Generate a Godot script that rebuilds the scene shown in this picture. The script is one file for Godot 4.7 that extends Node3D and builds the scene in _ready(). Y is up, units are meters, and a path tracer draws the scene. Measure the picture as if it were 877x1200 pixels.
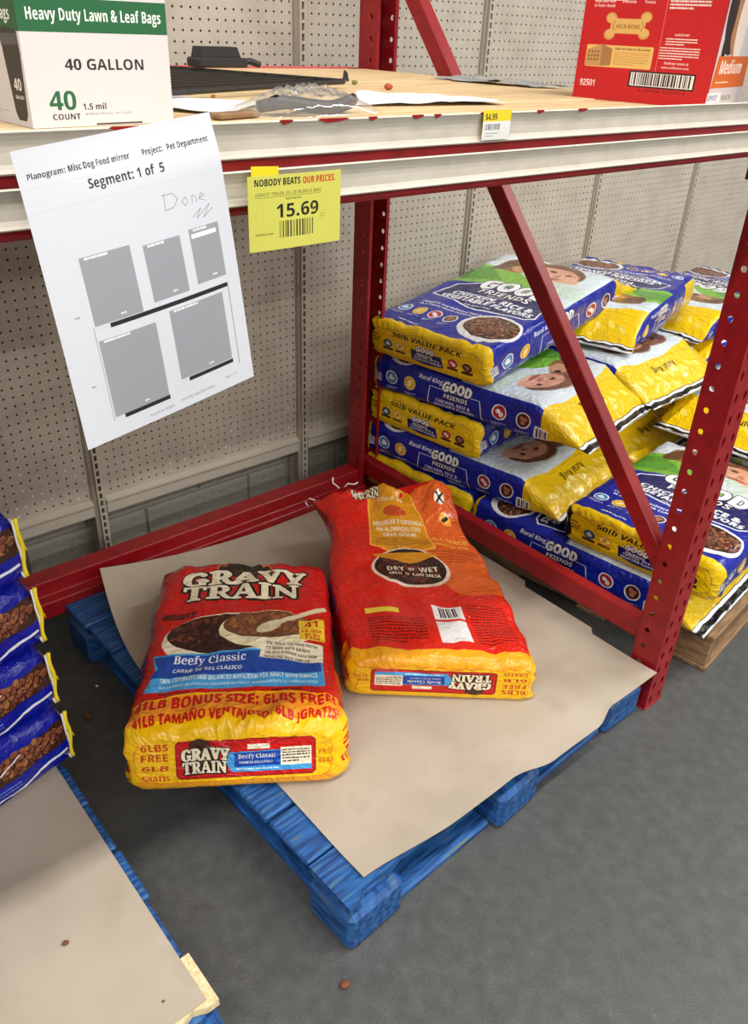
extends Node3D
# A pallet rack bay in a farm store: two dog food bags on a blue pallet, stacks of bags on both sides.

var taken := {}
var ts: TextServer
var M := {}

func _ready() -> void:
	seed(7)
	ts = TextServerManager.get_primary_interface()
	set_camera()
	set_environment()
	make_materials()
	build_room()
	build_lights()
	build_pegboard()
	build_rack()
	build_deck()
	build_pallets()
	build_bags()
	build_deck_things()
	build_hung_things()
	build_small_things()

func set_camera() -> void:
	var c := Camera3D.new()
	c.name = "camera"
	c.fov = rad_to_deg(2.0 * atan(600.0 / 958.92))
	c.keep_aspect = Camera3D.KEEP_HEIGHT
	c.near = 0.05
	c.far = 60.0
	c.transform = Transform3D(Basis(Vector3.UP, -0.7266) * Basis(Vector3.RIGHT, -0.5370) * Basis(Vector3.BACK, 0.0459), Vector3(-1.5602, 1.5448, 2.1566))
	add_child(c)
	c.current = true

func set_environment() -> void:
	var e := Environment.new()
	e.background_mode = Environment.BG_COLOR
	e.background_color = Color(0.02, 0.02, 0.02)
	e.tonemap_mode = Environment.TONE_MAPPER_LINEAR
	e.tonemap_exposure = 1.0
	e.sdfgi_enabled = true
	e.ssao_enabled = true
	e.ssil_enabled = true
	var w := WorldEnvironment.new()
	w.name = "world_environment"
	w.environment = e
	add_child(w)

# ceiling tube fixtures: one row over each aisle in front of the rack
func build_lights() -> void:
	for zz in [2.5, 6.0, 9.5, 13.0]:
		for k in 5:
			var x: float = -6.0 + 3.0 * k
			var t := thing("ceiling_light", "white ceiling tube fixture over the %s, %s along its row" % [["aisle by the rack", "second aisle", "third aisle", "fourth aisle"][int(zz / 3.4)], ["first", "second", "third", "fourth", "fifth"][k]], "light", Vector3(x, 4.78, zz), 0.0, "ceiling tube lights")
			var b := MB.new()
			b.bx(Vector3(-1.2, 0.0, -0.12), Vector3(1.2, 0.08, 0.12), 0.01)
			part("housing", b, M.white_paint, t)
			b = MB.new()
			b.bx(Vector3(-1.18, -0.02, -0.1), Vector3(1.18, 0.001, 0.1), 0.004)
			part("diffuser", b, M.lamp, t)
			var a := AreaLight3D.new()
			a.name = "tube_light"
			a.area_size = Vector2(2.3, 0.18)
			a.rotation.x = -PI / 2
			a.position = Vector3(0, -0.03, 0)
			a.light_energy = LIGHT
			a.light_color = Color(1.0, 0.988, 0.965)
			a.area_range = 30.0
			a.shadow_enabled = true
			t.add_child(a, true)

const LIGHT := 8.9

# ---------------------------------------------------------------- helpers: nodes
func numbered(called: String) -> String:
	var n: int = taken.get(called, -1) + 1
	taken[called] = n
	return called if n == 0 else "%s_%03d" % [called, n]

func thing(called: String, label: String, category: String, at := Vector3.ZERO, turn := 0.0, group := "") -> Node3D:
	var o := Node3D.new()
	o.name = numbered(called)
	add_child(o)
	o.position = at
	o.rotation.y = turn
	tag(o, label, category, group)
	return o

func tag(o: Node, label: String, category: String, group := "") -> void:
	o.set_meta("label", label)
	o.set_meta("category", category)
	if group:
		o.set_meta("group", group)

func put(called: String, m: Mesh, mat: Material, parent: Node, at := Vector3.ZERO, label := "") -> MeshInstance3D:
	var o := MeshInstance3D.new()
	o.name = called
	o.mesh = m
	o.material_override = mat
	o.position = at
	if label:
		o.set_meta("label", label)
	parent.add_child(o, true)
	return o

func part(called: String, b, mat: Material, parent: Node, label := "") -> MeshInstance3D:
	return put(called, b.done(), mat, parent, Vector3.ZERO, label)

func solo(called: String, m: Mesh, mat: Material, label: String, category: String, at := Vector3.ZERO, turn := 0.0, group := "") -> MeshInstance3D:
	var o := put(numbered(called), m, mat, self, at)
	o.rotation.y = turn
	tag(o, label, category, group)
	return o

func structure(called: String, b, mat: Material) -> MeshInstance3D:
	var o := put(called, b.done(), mat, self)
	o.set_meta("kind", "structure")
	o.set_meta("category", "structure")
	return o

# ---------------------------------------------------------------- helpers: meshes
class MB:
	var st := SurfaceTool.new()

	func _init(smooth := -1) -> void:
		st.begin(Mesh.PRIMITIVE_TRIANGLES)
		st.set_smooth_group(smooth)

	func smooth(g: int) -> void:
		st.set_smooth_group(g)

	func done() -> ArrayMesh:
		st.generate_normals()
		return st.commit()

	func v(p: Vector3, uv := Vector2.ZERO) -> void:
		st.set_uv(uv)
		st.add_vertex(p)

	func tri(a: Vector3, b: Vector3, c: Vector3) -> void:
		v(a); v(c); v(b)

	func quad(a: Vector3, b: Vector3, c: Vector3, d: Vector3) -> void:
		tri(a, b, c)
		tri(a, c, d)

	func quad_uv(a: Vector3, b: Vector3, c: Vector3, d: Vector3, ua: Vector2, ub: Vector2, uc: Vector2, ud: Vector2) -> void:
		v(a, ua); v(c, uc); v(b, ub)
		v(a, ua); v(d, ud); v(c, uc)

	func otri(a: Vector3, b: Vector3, c: Vector3, mid: Vector3) -> void:
		if (b - a).cross(c - a).dot((a + b + c) / 3.0 - mid) < 0.0:
			tri(a, c, b)
		else:
			tri(a, b, c)

	func oquad(a: Vector3, b: Vector3, c: Vector3, d: Vector3, mid: Vector3) -> void:
		if (b - a).cross(c - a).dot((a + b + c + d) / 4.0 - mid) < 0.0:
			quad(a, d, c, b)
		else:
			quad(a, b, c, d)

	# a box with chamfered edges
	func box(t: Transform3D, size: Vector3, bv := 0.004) -> void:
		var h := size / 2.0
		var k := minf(bv, minf(h.x, minf(h.y, h.z)) * 0.6)
		var pts := {}
		for sx in [-1, 1]:
			for sy in [-1, 1]:
				for sz in [-1, 1]:
					pts[Vector3i(sx, sy, sz)] = [t * Vector3(sx * h.x, sy * (h.y - k), sz * (h.z - k)), t * Vector3(sx * (h.x - k), sy * h.y, sz * (h.z - k)), t * Vector3(sx * (h.x - k), sy * (h.y - k), sz * h.z)]
		var mid := t.origin
		for ax in 3:
			for s in [-1, 1]:
				var q := []
				for pq in [[-1, -1], [1, -1], [1, 1], [-1, 1]]:
					var key := Vector3i.ZERO
					key[ax] = s
					key[(ax + 1) % 3] = pq[0]
					key[(ax + 2) % 3] = pq[1]
					q.append(pts[key][ax])
				oquad(q[0], q[1], q[2], q[3], mid)
		for ax in 3:
			var a1 := (ax + 1) % 3
			var a2 := (ax + 2) % 3
			for s1 in [-1, 1]:
				for s2 in [-1, 1]:
					var lo := Vector3i.ZERO
					lo[a1] = s1
					lo[a2] = s2
					var hi := lo
					lo[ax] = -1
					hi[ax] = 1
					oquad(pts[lo][a1], pts[hi][a1], pts[hi][a2], pts[lo][a2], mid)
		for key in pts:
			otri(pts[key][0], pts[key][1], pts[key][2], mid)

	func bx(lo: Vector3, hi: Vector3, bv := 0.004) -> void:
		box(Transform3D(Basis(), (lo + hi) / 2.0), hi - lo, bv)

	# a closed profile (x, y) swept along t's z axis from 0 to depth
	func extrude(profile: PackedVector2Array, t: Transform3D, depth: float) -> void:
		var p := profile
		if Geometry2D.is_polygon_clockwise(p):
			p = p.duplicate()
			p.reverse()
		for i in p.size():
			var a := p[i]
			var b := p[(i + 1) % p.size()]
			quad(t * Vector3(a.x, a.y, depth), t * Vector3(a.x, a.y, 0), t * Vector3(b.x, b.y, 0), t * Vector3(b.x, b.y, depth))
		var f := Geometry2D.triangulate_polygon(p)
		for i in range(0, f.size(), 3):
			var a := p[f[i]]
			var b := p[f[i + 1]]
			var c := p[f[i + 2]]
			if (b - a).cross(c - a) < 0.0:
				var s := b
				b = c
				c = s
			tri(t * Vector3(a.x, a.y, depth), t * Vector3(b.x, b.y, depth), t * Vector3(c.x, c.y, depth))
			tri(t * Vector3(a.x, a.y, 0), t * Vector3(c.x, c.y, 0), t * Vector3(b.x, b.y, 0))

	func tube(path: Array, r: float, n := 8) -> void:
		var rings := []
		for i in path.size():
			var d: Vector3 = (path[mini(i + 1, path.size() - 1)] - path[maxi(i - 1, 0)]).normalized()
			var u := d.cross(Vector3.UP if absf(d.y) < 0.9 else Vector3.RIGHT).normalized()
			var w := u.cross(d)
			var ring := []
			for k in n:
				var a := TAU * k / n
				ring.append(path[i] + (u * cos(a) + w * sin(a)) * r)
			rings.append(ring)
		for i in path.size() - 1:
			var mid: Vector3 = (path[i] + path[i + 1]) / 2.0
			for k in n:
				oquad(rings[i][k], rings[i][(k + 1) % n], rings[i + 1][(k + 1) % n], rings[i + 1][k], mid)
		for e in [0, path.size() - 1]:
			var inside: Vector3 = path[1] if e == 0 else path[path.size() - 2]
			for k in n:
				otri(path[e], rings[e][k], rings[e][(k + 1) % n], inside)

	# one cell of sheet metal with a hole: o its middle, ux and uy across, nn out of the face
	func cell(o: Vector3, ux: Vector3, uy: Vector3, w: float, h: float, hole: PackedVector2Array, thick: float, per := 4) -> void:
		var outer := PackedVector2Array()
		for k in per:
			outer.append(Vector2(-w / 2 + w * k / per, -h / 2))
		for k in per:
			outer.append(Vector2(w / 2, -h / 2 + h * k / per))
		for k in per:
			outer.append(Vector2(w / 2 - w * k / per, h / 2))
		for k in per:
			outer.append(Vector2(-w / 2, h / 2 - h * k / per))
		var n := outer.size()
		var nn := ux.cross(uy)
		for i in n:
			var j := (i + 1) % n
			var a := o + ux * outer[i].x + uy * outer[i].y
			var b := o + ux * outer[j].x + uy * outer[j].y
			var c := o + ux * hole[j].x + uy * hole[j].y
			var d := o + ux * hole[i].x + uy * hole[i].y
			quad(a, b, c, d)
			if thick > 0.0:
				var e := nn * -thick
				quad(d + e, c + e, b + e, a + e)
				quad(d, c, c + e, d + e)

# a round hole whose points go round with the cell's corners
func round_hole(r: float, per := 4, stretch := 1.0) -> PackedVector2Array:
	var p := PackedVector2Array()
	for i in per * 4:
		var a := -PI * 0.75 + TAU * i / (per * 4.0)
		p.append(Vector2(cos(a) * r, sin(a) * r * stretch))
	return p

# a keyhole slot: wide at the top, narrow at the bottom
func tear_hole(r: float, half: float) -> PackedVector2Array:
	var p := PackedVector2Array()
	for i in 16:
		var a := -PI * 0.75 + TAU * i / 16.0
		var y := sin(a)
		p.append(Vector2(cos(a) * r * (0.78 + 0.22 * y), y * half))
	return p

# a thin sheet over f(u, v) with its own thickness, uv running 0..1
func sheet(nu: int, nv: int, f: Callable, thick: float) -> ArrayMesh:
	var b := MB.new(1)
	var up := []
	var dn := []
	for j in nv + 1:
		for i in nu + 1:
			var u := float(i) / nu
			var w := float(j) / nv
			var p: Vector3 = f.call(u, w)
			var du: Vector3 = f.call(minf(u + 0.01, 1.0), w) - f.call(maxf(u - 0.01, 0.0), w)
			var dv: Vector3 = f.call(u, minf(w + 0.01, 1.0)) - f.call(u, maxf(w - 0.01, 0.0))
			up.append(p)
			dn.append(p - du.cross(dv).normalized() * -thick)
	var s := nu + 1
	for j in nv:
		for i in nu:
			var k := j * s + i
			var q := [k, k + 1, k + s + 1, k + s]
			var uv := []
			for e in q:
				uv.append(Vector2(float(e % s) / nu, float(e / s) / nv))
			b.smooth(1)
			b.quad_uv(up[q[3]], up[q[2]], up[q[1]], up[q[0]], uv[3], uv[2], uv[1], uv[0])
			b.smooth(2)
			b.quad_uv(dn[q[0]], dn[q[1]], dn[q[2]], dn[q[3]], Vector2.ZERO, Vector2.ZERO, Vector2.ZERO, Vector2.ZERO)
	b.smooth(-1)
	var rim := []
	for i in s:
		rim.append(i)
	for j in range(1, nv + 1):
		rim.append(j * s + nu)
	for i in range(nu - 1, -1, -1):
		rim.append(nv * s + i)
	for j in range(nv - 1, 0, -1):
		rim.append(j * s)
	for i in rim.size():
		var p: int = rim[i]
		var q: int = rim[(i + 1) % rim.size()]
		b.quad(up[p], up[q], dn[q], dn[p])
	return b.done()

# ---------------------------------------------------------------- helpers: materials
func paint(c: Color, rough := 0.5, metal := 0.0, spec := 0.5) -> StandardMaterial3D:
	var m := StandardMaterial3D.new()
	m.albedo_color = c
	m.roughness = rough
	m.metallic = metal
	m.metallic_specular = spec
	return m

func rgb(r: int, g: int, b: int) -> Color:
	return Color8(r, g, b)

func noise_tex(freq: float, stops: Array, sd := 1, octaves := 4, kind := FastNoiseLite.TYPE_SIMPLEX_SMOOTH, size := 512, ridged := false) -> NoiseTexture2D:
	var n := FastNoiseLite.new()
	n.noise_type = kind
	n.frequency = freq
	n.seed = sd
	n.fractal_octaves = octaves
	if ridged:
		n.fractal_type = FastNoiseLite.FRACTAL_RIDGED
	var t := NoiseTexture2D.new()
	t.width = size
	t.height = size
	t.seamless = true
	t.seamless_blend_skirt = 0.25
	t.noise = n
	if stops.size():
		var g := Gradient.new()
		var at := PackedFloat32Array()
		var cs := PackedColorArray()
		for s in stops:
			at.append(s[0])
			cs.append(s[1])
		g.offsets = at
		g.colors = cs
		t.color_ramp = g
	return t

func patterned(tex: Texture2D, scale: Vector3, rough := 0.6, world := true, offset := Vector3.ZERO) -> StandardMaterial3D:
	var m := paint(Color.WHITE, rough)
	m.albedo_texture = tex
	m.uv1_triplanar = true
	m.uv1_world_triplanar = world
	m.uv1_scale = scale
	m.uv1_offset = offset
	return m

func printed(im: Image, rough := 0.6) -> StandardMaterial3D:
	var m := paint(Color.WHITE, rough)
	m.albedo_texture = ImageTexture.create_from_image(im)
	m.texture_repeat = false
	return m

func make_materials() -> void:
	M.white_paint = paint(rgb(225, 225, 220), 0.6)
	M.room = paint(rgb(160, 159, 157), 0.8)
	M.lamp = paint(rgb(255, 255, 250), 0.5)
	M.lamp.resource_name = "lamp"
	M.lamp.emission_enabled = true
	M.lamp.emission = Color(1.0, 0.98, 0.94)
	M.lamp.emission_energy_multiplier = 6.0
	var bump := noise_tex(0.02, [], 3, 5)
	# floor: sealed grey concrete with cloudy patches and fine specks
	var fl := patterned(noise_tex(0.028, [[0.0, rgb(81, 82, 82)], [0.42, rgb(89, 90, 90)], [0.58, rgb(92, 93, 93)], [0.75, rgb(96, 97, 96)], [1.0, rgb(104, 104, 102)]], 5, 7, FastNoiseLite.TYPE_SIMPLEX_SMOOTH, 1024), Vector3(0.7, 0.7, 0.7), 0.48)
	fl.detail_enabled = true
	fl.detail_blend_mode = BaseMaterial3D.BLEND_MODE_MUL
	fl.detail_albedo = noise_tex(0.13, [[0.0, rgb(176, 176, 176)], [0.36, rgb(216, 216, 216)], [0.68, rgb(224, 224, 224)], [0.8, rgb(252, 252, 252)], [1.0, rgb(255, 255, 255)]], 9, 4, FastNoiseLite.TYPE_SIMPLEX_SMOOTH, 1024)
	fl.detail_uv_layer = BaseMaterial3D.DETAIL_UV_2
	fl.uv2_triplanar = true
	fl.uv2_world_triplanar = true
	fl.uv2_scale = Vector3(1.3, 1.3, 1.3)
	M.floor = fl
	M.block = patterned(noise_tex(0.05, [[0.0, rgb(146, 142, 131)], [1.0, rgb(166, 162, 150)]], 2, 5), Vector3(2, 2, 2), 0.75)
	M.block.heightmap_enabled = true
	M.block.heightmap_texture = bump
	M.block.heightmap_scale = 0.3
	M.joint = paint(rgb(134, 130, 120), 0.9)
	M.peg = patterned(noise_tex(0.012, [[0.0, rgb(172, 164, 151)], [0.5, rgb(184, 176, 163)], [1.0, rgb(190, 183, 170)]], 4, 5), Vector3(1, 1, 1), 0.55)
	M.peg_dark = paint(rgb(150, 141, 127), 0.6)
	M.rail = paint(rgb(188, 181, 167), 0.42)
	M.pink = paint(rgb(196, 92, 92), 0.6)
	var red_tex := noise_tex(0.02, [[0.0, rgb(126, 11, 18)], [0.5, rgb(146, 15, 23)], [1.0, rgb(156, 23, 28)]], 11, 5)
	M.red = patterned(red_tex, Vector3(2, 2, 2), 0.38)
	M.cream = patterned(noise_tex(0.02, [[0.0, rgb(186, 178, 164)], [0.5, rgb(196, 189, 176)], [1.0, rgb(201, 195, 183)]], 12, 4), Vector3(2, 2, 2), 0.45)
	M.wood = []
	M.blue = []
	M.brown = []
	for k in 4:
		M.wood.append(patterned(noise_tex(0.02, [[0.0, rgb(196, 158, 108)], [0.35, rgb(216, 184, 136)], [0.6, rgb(226, 199, 154)], [1.0, rgb(233, 212, 172)]], 20 + k, 5), Vector3(0.5, 5, 5), 0.65, false, Vector3(0.37 * k, 0.21 * k, 0.13 * k)))
		M.blue.append(patterned(noise_tex(0.014, [[0.0, rgb(14, 38, 74)], [0.3, rgb(22, 66, 124)], [0.5, rgb(28, 84, 150)], [0.66, rgb(36, 98, 164)], [0.76, rgb(58, 100, 140)], [0.84, rgb(94, 100, 100)], [1.0, rgb(110, 104, 92)]], 30 + k, 6), Vector3(1.0, 9, 9) if k < 2 else Vector3(7, 7, 1.2), 0.55, false, Vector3(0.31 * k, 0.17 * k, 0.43 * k)))
		M.brown.append(patterned(noise_tex(0.02, [[0.0, rgb(98, 72, 48)], [0.5, rgb(134, 104, 72)], [1.0, rgb(160, 130, 94)]], 40 + k, 5), Vector3(1, 6, 6) if k < 2 else Vector3(6, 6, 1), 0.75, false, Vector3(0.3 * k, 0.2 * k, 0.1 * k)))
	for m in M.wood + M.blue + M.brown:
		m.heightmap_enabled = true
		m.heightmap_texture = bump
		m.heightmap_scale = 0.12
	M.osb = patterned(noise_tex(0.03, [[0.0, rgb(196, 170, 120)], [0.5, rgb(222, 202, 158)], [1.0, rgb(236, 222, 186)]], 51, 5), Vector3(5, 5, 5), 0.7, false)
	M.kraft = patterned(noise_tex(0.008, [[0.0, rgb(160, 148, 132)], [0.45, rgb(172, 160, 144)], [0.8, rgb(176, 165, 149)], [1.0, rgb(164, 152, 136)]], 60, 6), Vector3(1, 1, 1), 0.75, false)
	M.black = paint(rgb(24, 24, 26), 0.45)
	M.rubber = paint(rgb(36, 36, 38), 0.5)
	M.paper = paint(rgb(236, 236, 238), 0.7)
	M.kibble = patterned(noise_tex(0.05, [[0.0, rgb(92, 52, 34)], [1.0, rgb(140, 84, 56)]], 70, 3), Vector3(20, 20, 20), 0.85, false)
	M.orange_kibble = paint(rgb(176, 86, 50), 0.85)
	M.green_kibble = paint(rgb(128, 116, 70), 0.8)
	M.film = paint(Color(1, 1, 1, 0.05), 0.05)
	M.film.transparency = BaseMaterial3D.TRANSPARENCY_ALPHA
	M.strap = paint(rgb(22, 18, 28), 0.45)
	M.foil = paint(rgb(190, 192, 196), 0.25, 0.5)
	M.orange_crumb = paint(rgb(226, 140, 40), 0.7)
	M.tag_yellow = paint(rgb(240, 214, 30), 0.5)
	M.wrinkle = noise_tex(0.02, [], 80, 3, FastNoiseLite.TYPE_SIMPLEX, 1024, true)

# ---------------------------------------------------------------- the room
func build_room() -> void:
	var b := MB.new()
	b.bx(Vector3(-9, -0.2, -0.3), Vector3(9, 0, 15), 0.0)
	structure("floor", b, M.floor)
	b = MB.new()
	b.bx(Vector3(-9, 4.9, -0.3), Vector3(9, 5.1, 15), 0.0)
	structure("ceiling", b, M.room)
	b = MB.new()
	b.bx(Vector3(-9.2, 0, -0.3), Vector3(-9, 4.9, 15), 0.0)
	structure("wall_left", b, M.room)
	b = MB.new()
	b.bx(Vector3(9, 0, -0.3), Vector3(9.2, 4.9, 15), 0.0)
	structure("wall_right", b, M.room)
	b = MB.new()
	b.bx(Vector3(-9, 0, 15), Vector3(9, 4.9, 15.2), 0.0)
	structure("wall_front", b, M.room)
	# the block wall behind the pegboard: mortar plane, with the blocks that show below the pegboard proud of it
	b = MB.new()
	b.bx(Vector3(-9, 0, -0.3), Vector3(9, 4.9, -0.088), 0.0)
	var w := structure("wall_back", b, M.joint)
	for row in 2:
		var bm := MB.new()
		bm.bx(Vector3(-0.1955, 0.0 if row == 0 else 0.1425, -0.012), Vector3(0.1955, 0.1335 if row == 0 else 0.333, 0.0), 0.004)
		var mesh := bm.done()
		for k in 10:
			put("block", mesh, M.block, w, Vector3(-2.385 + 0.4 * k + (0.2 if row == 1 else 0.0), 0.0, -0.08))

# ---------------------------------------------------------------- gondola backing with pegboard
func build_pegboard() -> void:
	var t := thing("pegboard_backing", "cream pegboard wall backing with slotted uprights behind the rack", "shelving")
	var S := 0.762
	var rows := 70
	var b := MB.new()
	var hole := round_hole(0.0031, 2)
	var y0 := 0.275
	for r in rows:
		for c in 28:
			b.cell(Vector3(0.038 + 0.0254 * c, y0 + 0.0254 * (r + 0.75), 0.0), Vector3.RIGHT, Vector3.UP, 0.0254, 0.0254, hole, 0.0, 2)
	var top := y0 + 0.0254 * (rows + 0.25)
	var x0 := 0.038 - 0.0127
	var x1 := 0.038 + 27.5 * 0.0254
	b.quad(Vector3(0.012, y0, 0), Vector3(x0, y0, 0), Vector3(x0, top, 0), Vector3(0.012, top, 0))
	b.quad(Vector3(x1, y0, 0), Vector3(0.733, y0, 0), Vector3(0.733, top, 0), Vector3(x1, top, 0))
	b.quad(Vector3(x0, y0 - 0.01, 0), Vector3(x1, y0 - 0.01, 0), Vector3(x1, y0 + 0.00635, 0), Vector3(x0, y0 + 0.00635, 0))
	var panel := b.done()
	# slotted upright: a channel with a column of slots
	b = MB.new()
	var slot := PackedVector2Array()
	for p in round_hole(0.0032, 2):
		slot.append(Vector2(clampf(p.x * 3.0, -0.0042, 0.0042), clampf(p.y * 9.0, -0.0088, 0.0088)))
	var h0 := 0.02
	for r in 82:
		b.cell(Vector3(0.0, h0 + 0.0254 * (r + 0.5), 0.012), Vector3.RIGHT, Vector3.UP, 0.012, 0.0254, slot, 0.002, 2)
	var h1 := h0 + 82 * 0.0254
	b.bx(Vector3(-0.010, h0, -0.07), Vector3(-0.0055, h1, 0.012), 0.0008)
	b.bx(Vector3(0.0055, h0, -0.07), Vector3(0.012, h1, 0.0125), 0.0008)
	b.bx(Vector3(-0.010, h0, -0.072), Vector3(0.012, h1, -0.0705), 0.0)
	var post := b.done()
	b = MB.new()
	b.bx(Vector3(-0.024, 0.1, -0.02), Vector3(-0.0102, h1, 0.004), 0.001)
	b.bx(Vector3(-0.0285, 0.27, -0.01), Vector3(-0.0245, h1, 0.002), 0.001)
	var trim := b.done()
	b = MB.new()
	b.extrude(PackedVector2Array([Vector2(0, 0.222), Vector2(0.012, 0.222), Vector2(0.014, 0.226), Vector2(0.014, 0.256), Vector2(0.018, 0.262), Vector2(0.018, 0.268), Vector2(0.0, 0.276), Vector2(-0.02, 0.276), Vector2(-0.02, 0.222)]), Transform3D(Basis(Vector3(0, 0, 1), Vector3.UP, Vector3(-1, 0, 0)), Vector3(0.735, 0, 0)), 0.721)
	var rail := b.done()
	# holes clogged with white filler low on the board
	b = MB.new()
	var rg := RandomNumberGenerator.new()
	rg.seed = 12
	for i in 64:
		var o := Vector3(-1.524 + 0.038 + 0.0254 * rg.randi_range(6, 27), y0 + 0.0254 * (mini(rg.randi_range(0, 5), rg.randi_range(0, 5)) + 0.75), 0.0008)
		if i % 5 == 0:
			o.x += 0.762
		for k in 8:
			b.tri(o, o + Vector3(cos(TAU * k / 8), sin(TAU * k / 8), 0) * 0.0034, o + Vector3(cos(TAU * (k + 1) / 8), sin(TAU * (k + 1) / 8), 0) * 0.0034)
	part("hole_filler", b, M.white_paint, t).set_meta("kind", "stuff")
	for k in range(-3, 5):
		var at := Vector3(k * S, 0, 0)
		if k < 4:
			put("pegboard_panel", panel, M.peg, t, at)
			put("bottom_rail", rail, M.rail, t, at)
		put("slotted_upright", post, M.rail, t, at)
		put("upright_trim", trim, M.peg_dark, t, at)

# ---------------------------------------------------------------- pallet rack
const PX := 0.0764      # inner face of the frame
const PW := 0.076       # post width
const PZB := 0.165      # back of the frame
const PZF := 1.437      # front of the frame
const DECK := 1.440

# an open channel post: web with keyhole slots facing out, two flanges with round holes
func post_mesh(front: bool, height: float) -> ArrayMesh:
	var b := MB.new()
	var tear := tear_hole(0.0075, 0.0125)
	var bolt := round_hole(0.0070)
	var n := int(height / 0.0508)
	var zw := PZF if front else PZB
	var out := Vector3.BACK if front else Vector3.FORWARD
	var side := Vector3.RIGHT if front else Vector3.LEFT
	var tk := 0.0026
	var lip := 0.072
	for r in n:
		var y := 0.0508 * (r + 0.5)
		for s in [-1, 1]:
			b.cell(Vector3(PX + PW / 2, y, zw) + side * (PW / 4 * s), side, Vector3.UP, PW / 2, 0.0508, tear, tk)
		for s in [-1, 1]:
			var nx := Vector3(s, 0, 0)
			var fx := PX if s < 0 else PX + PW
			var ux := Vector3.UP.cross(nx)
			var off := PackedVector2Array()
			for q in bolt:
				off.append(q + Vector2(-out.z * ux.z * 0.013, 0))
			b.cell(Vector3(fx, y + 0.0127, zw - out.z * lip / 2), ux, Vector3.UP, lip, 0.0508, off, tk)
	for s in [-1, 1]:
		var fx := PX if s < 0 else PX + PW
		var zi := zw - out.z * lip
		b.bx(Vector3(minf(fx, fx - s * 0.012), 0.0, zi - 0.0013), Vector3(maxf(fx, fx - s * 0.012), 0.0508 * n, zi + 0.0013), 0.0006)
	return b.done()

func bar(a: Vector3, z: Vector3, w: float, h: float, bv := 0.003) -> MB:
	var b := MB.new()
	var d := z - a
	var zb := d.normalized()
	var xb := Vector3.RIGHT
	var yb := zb.cross(xb)
	b.box(Transform3D(Basis(xb, yb, zb), (a + z) / 2.0), Vector3(w, h, d.length()), bv)
	return b

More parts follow.
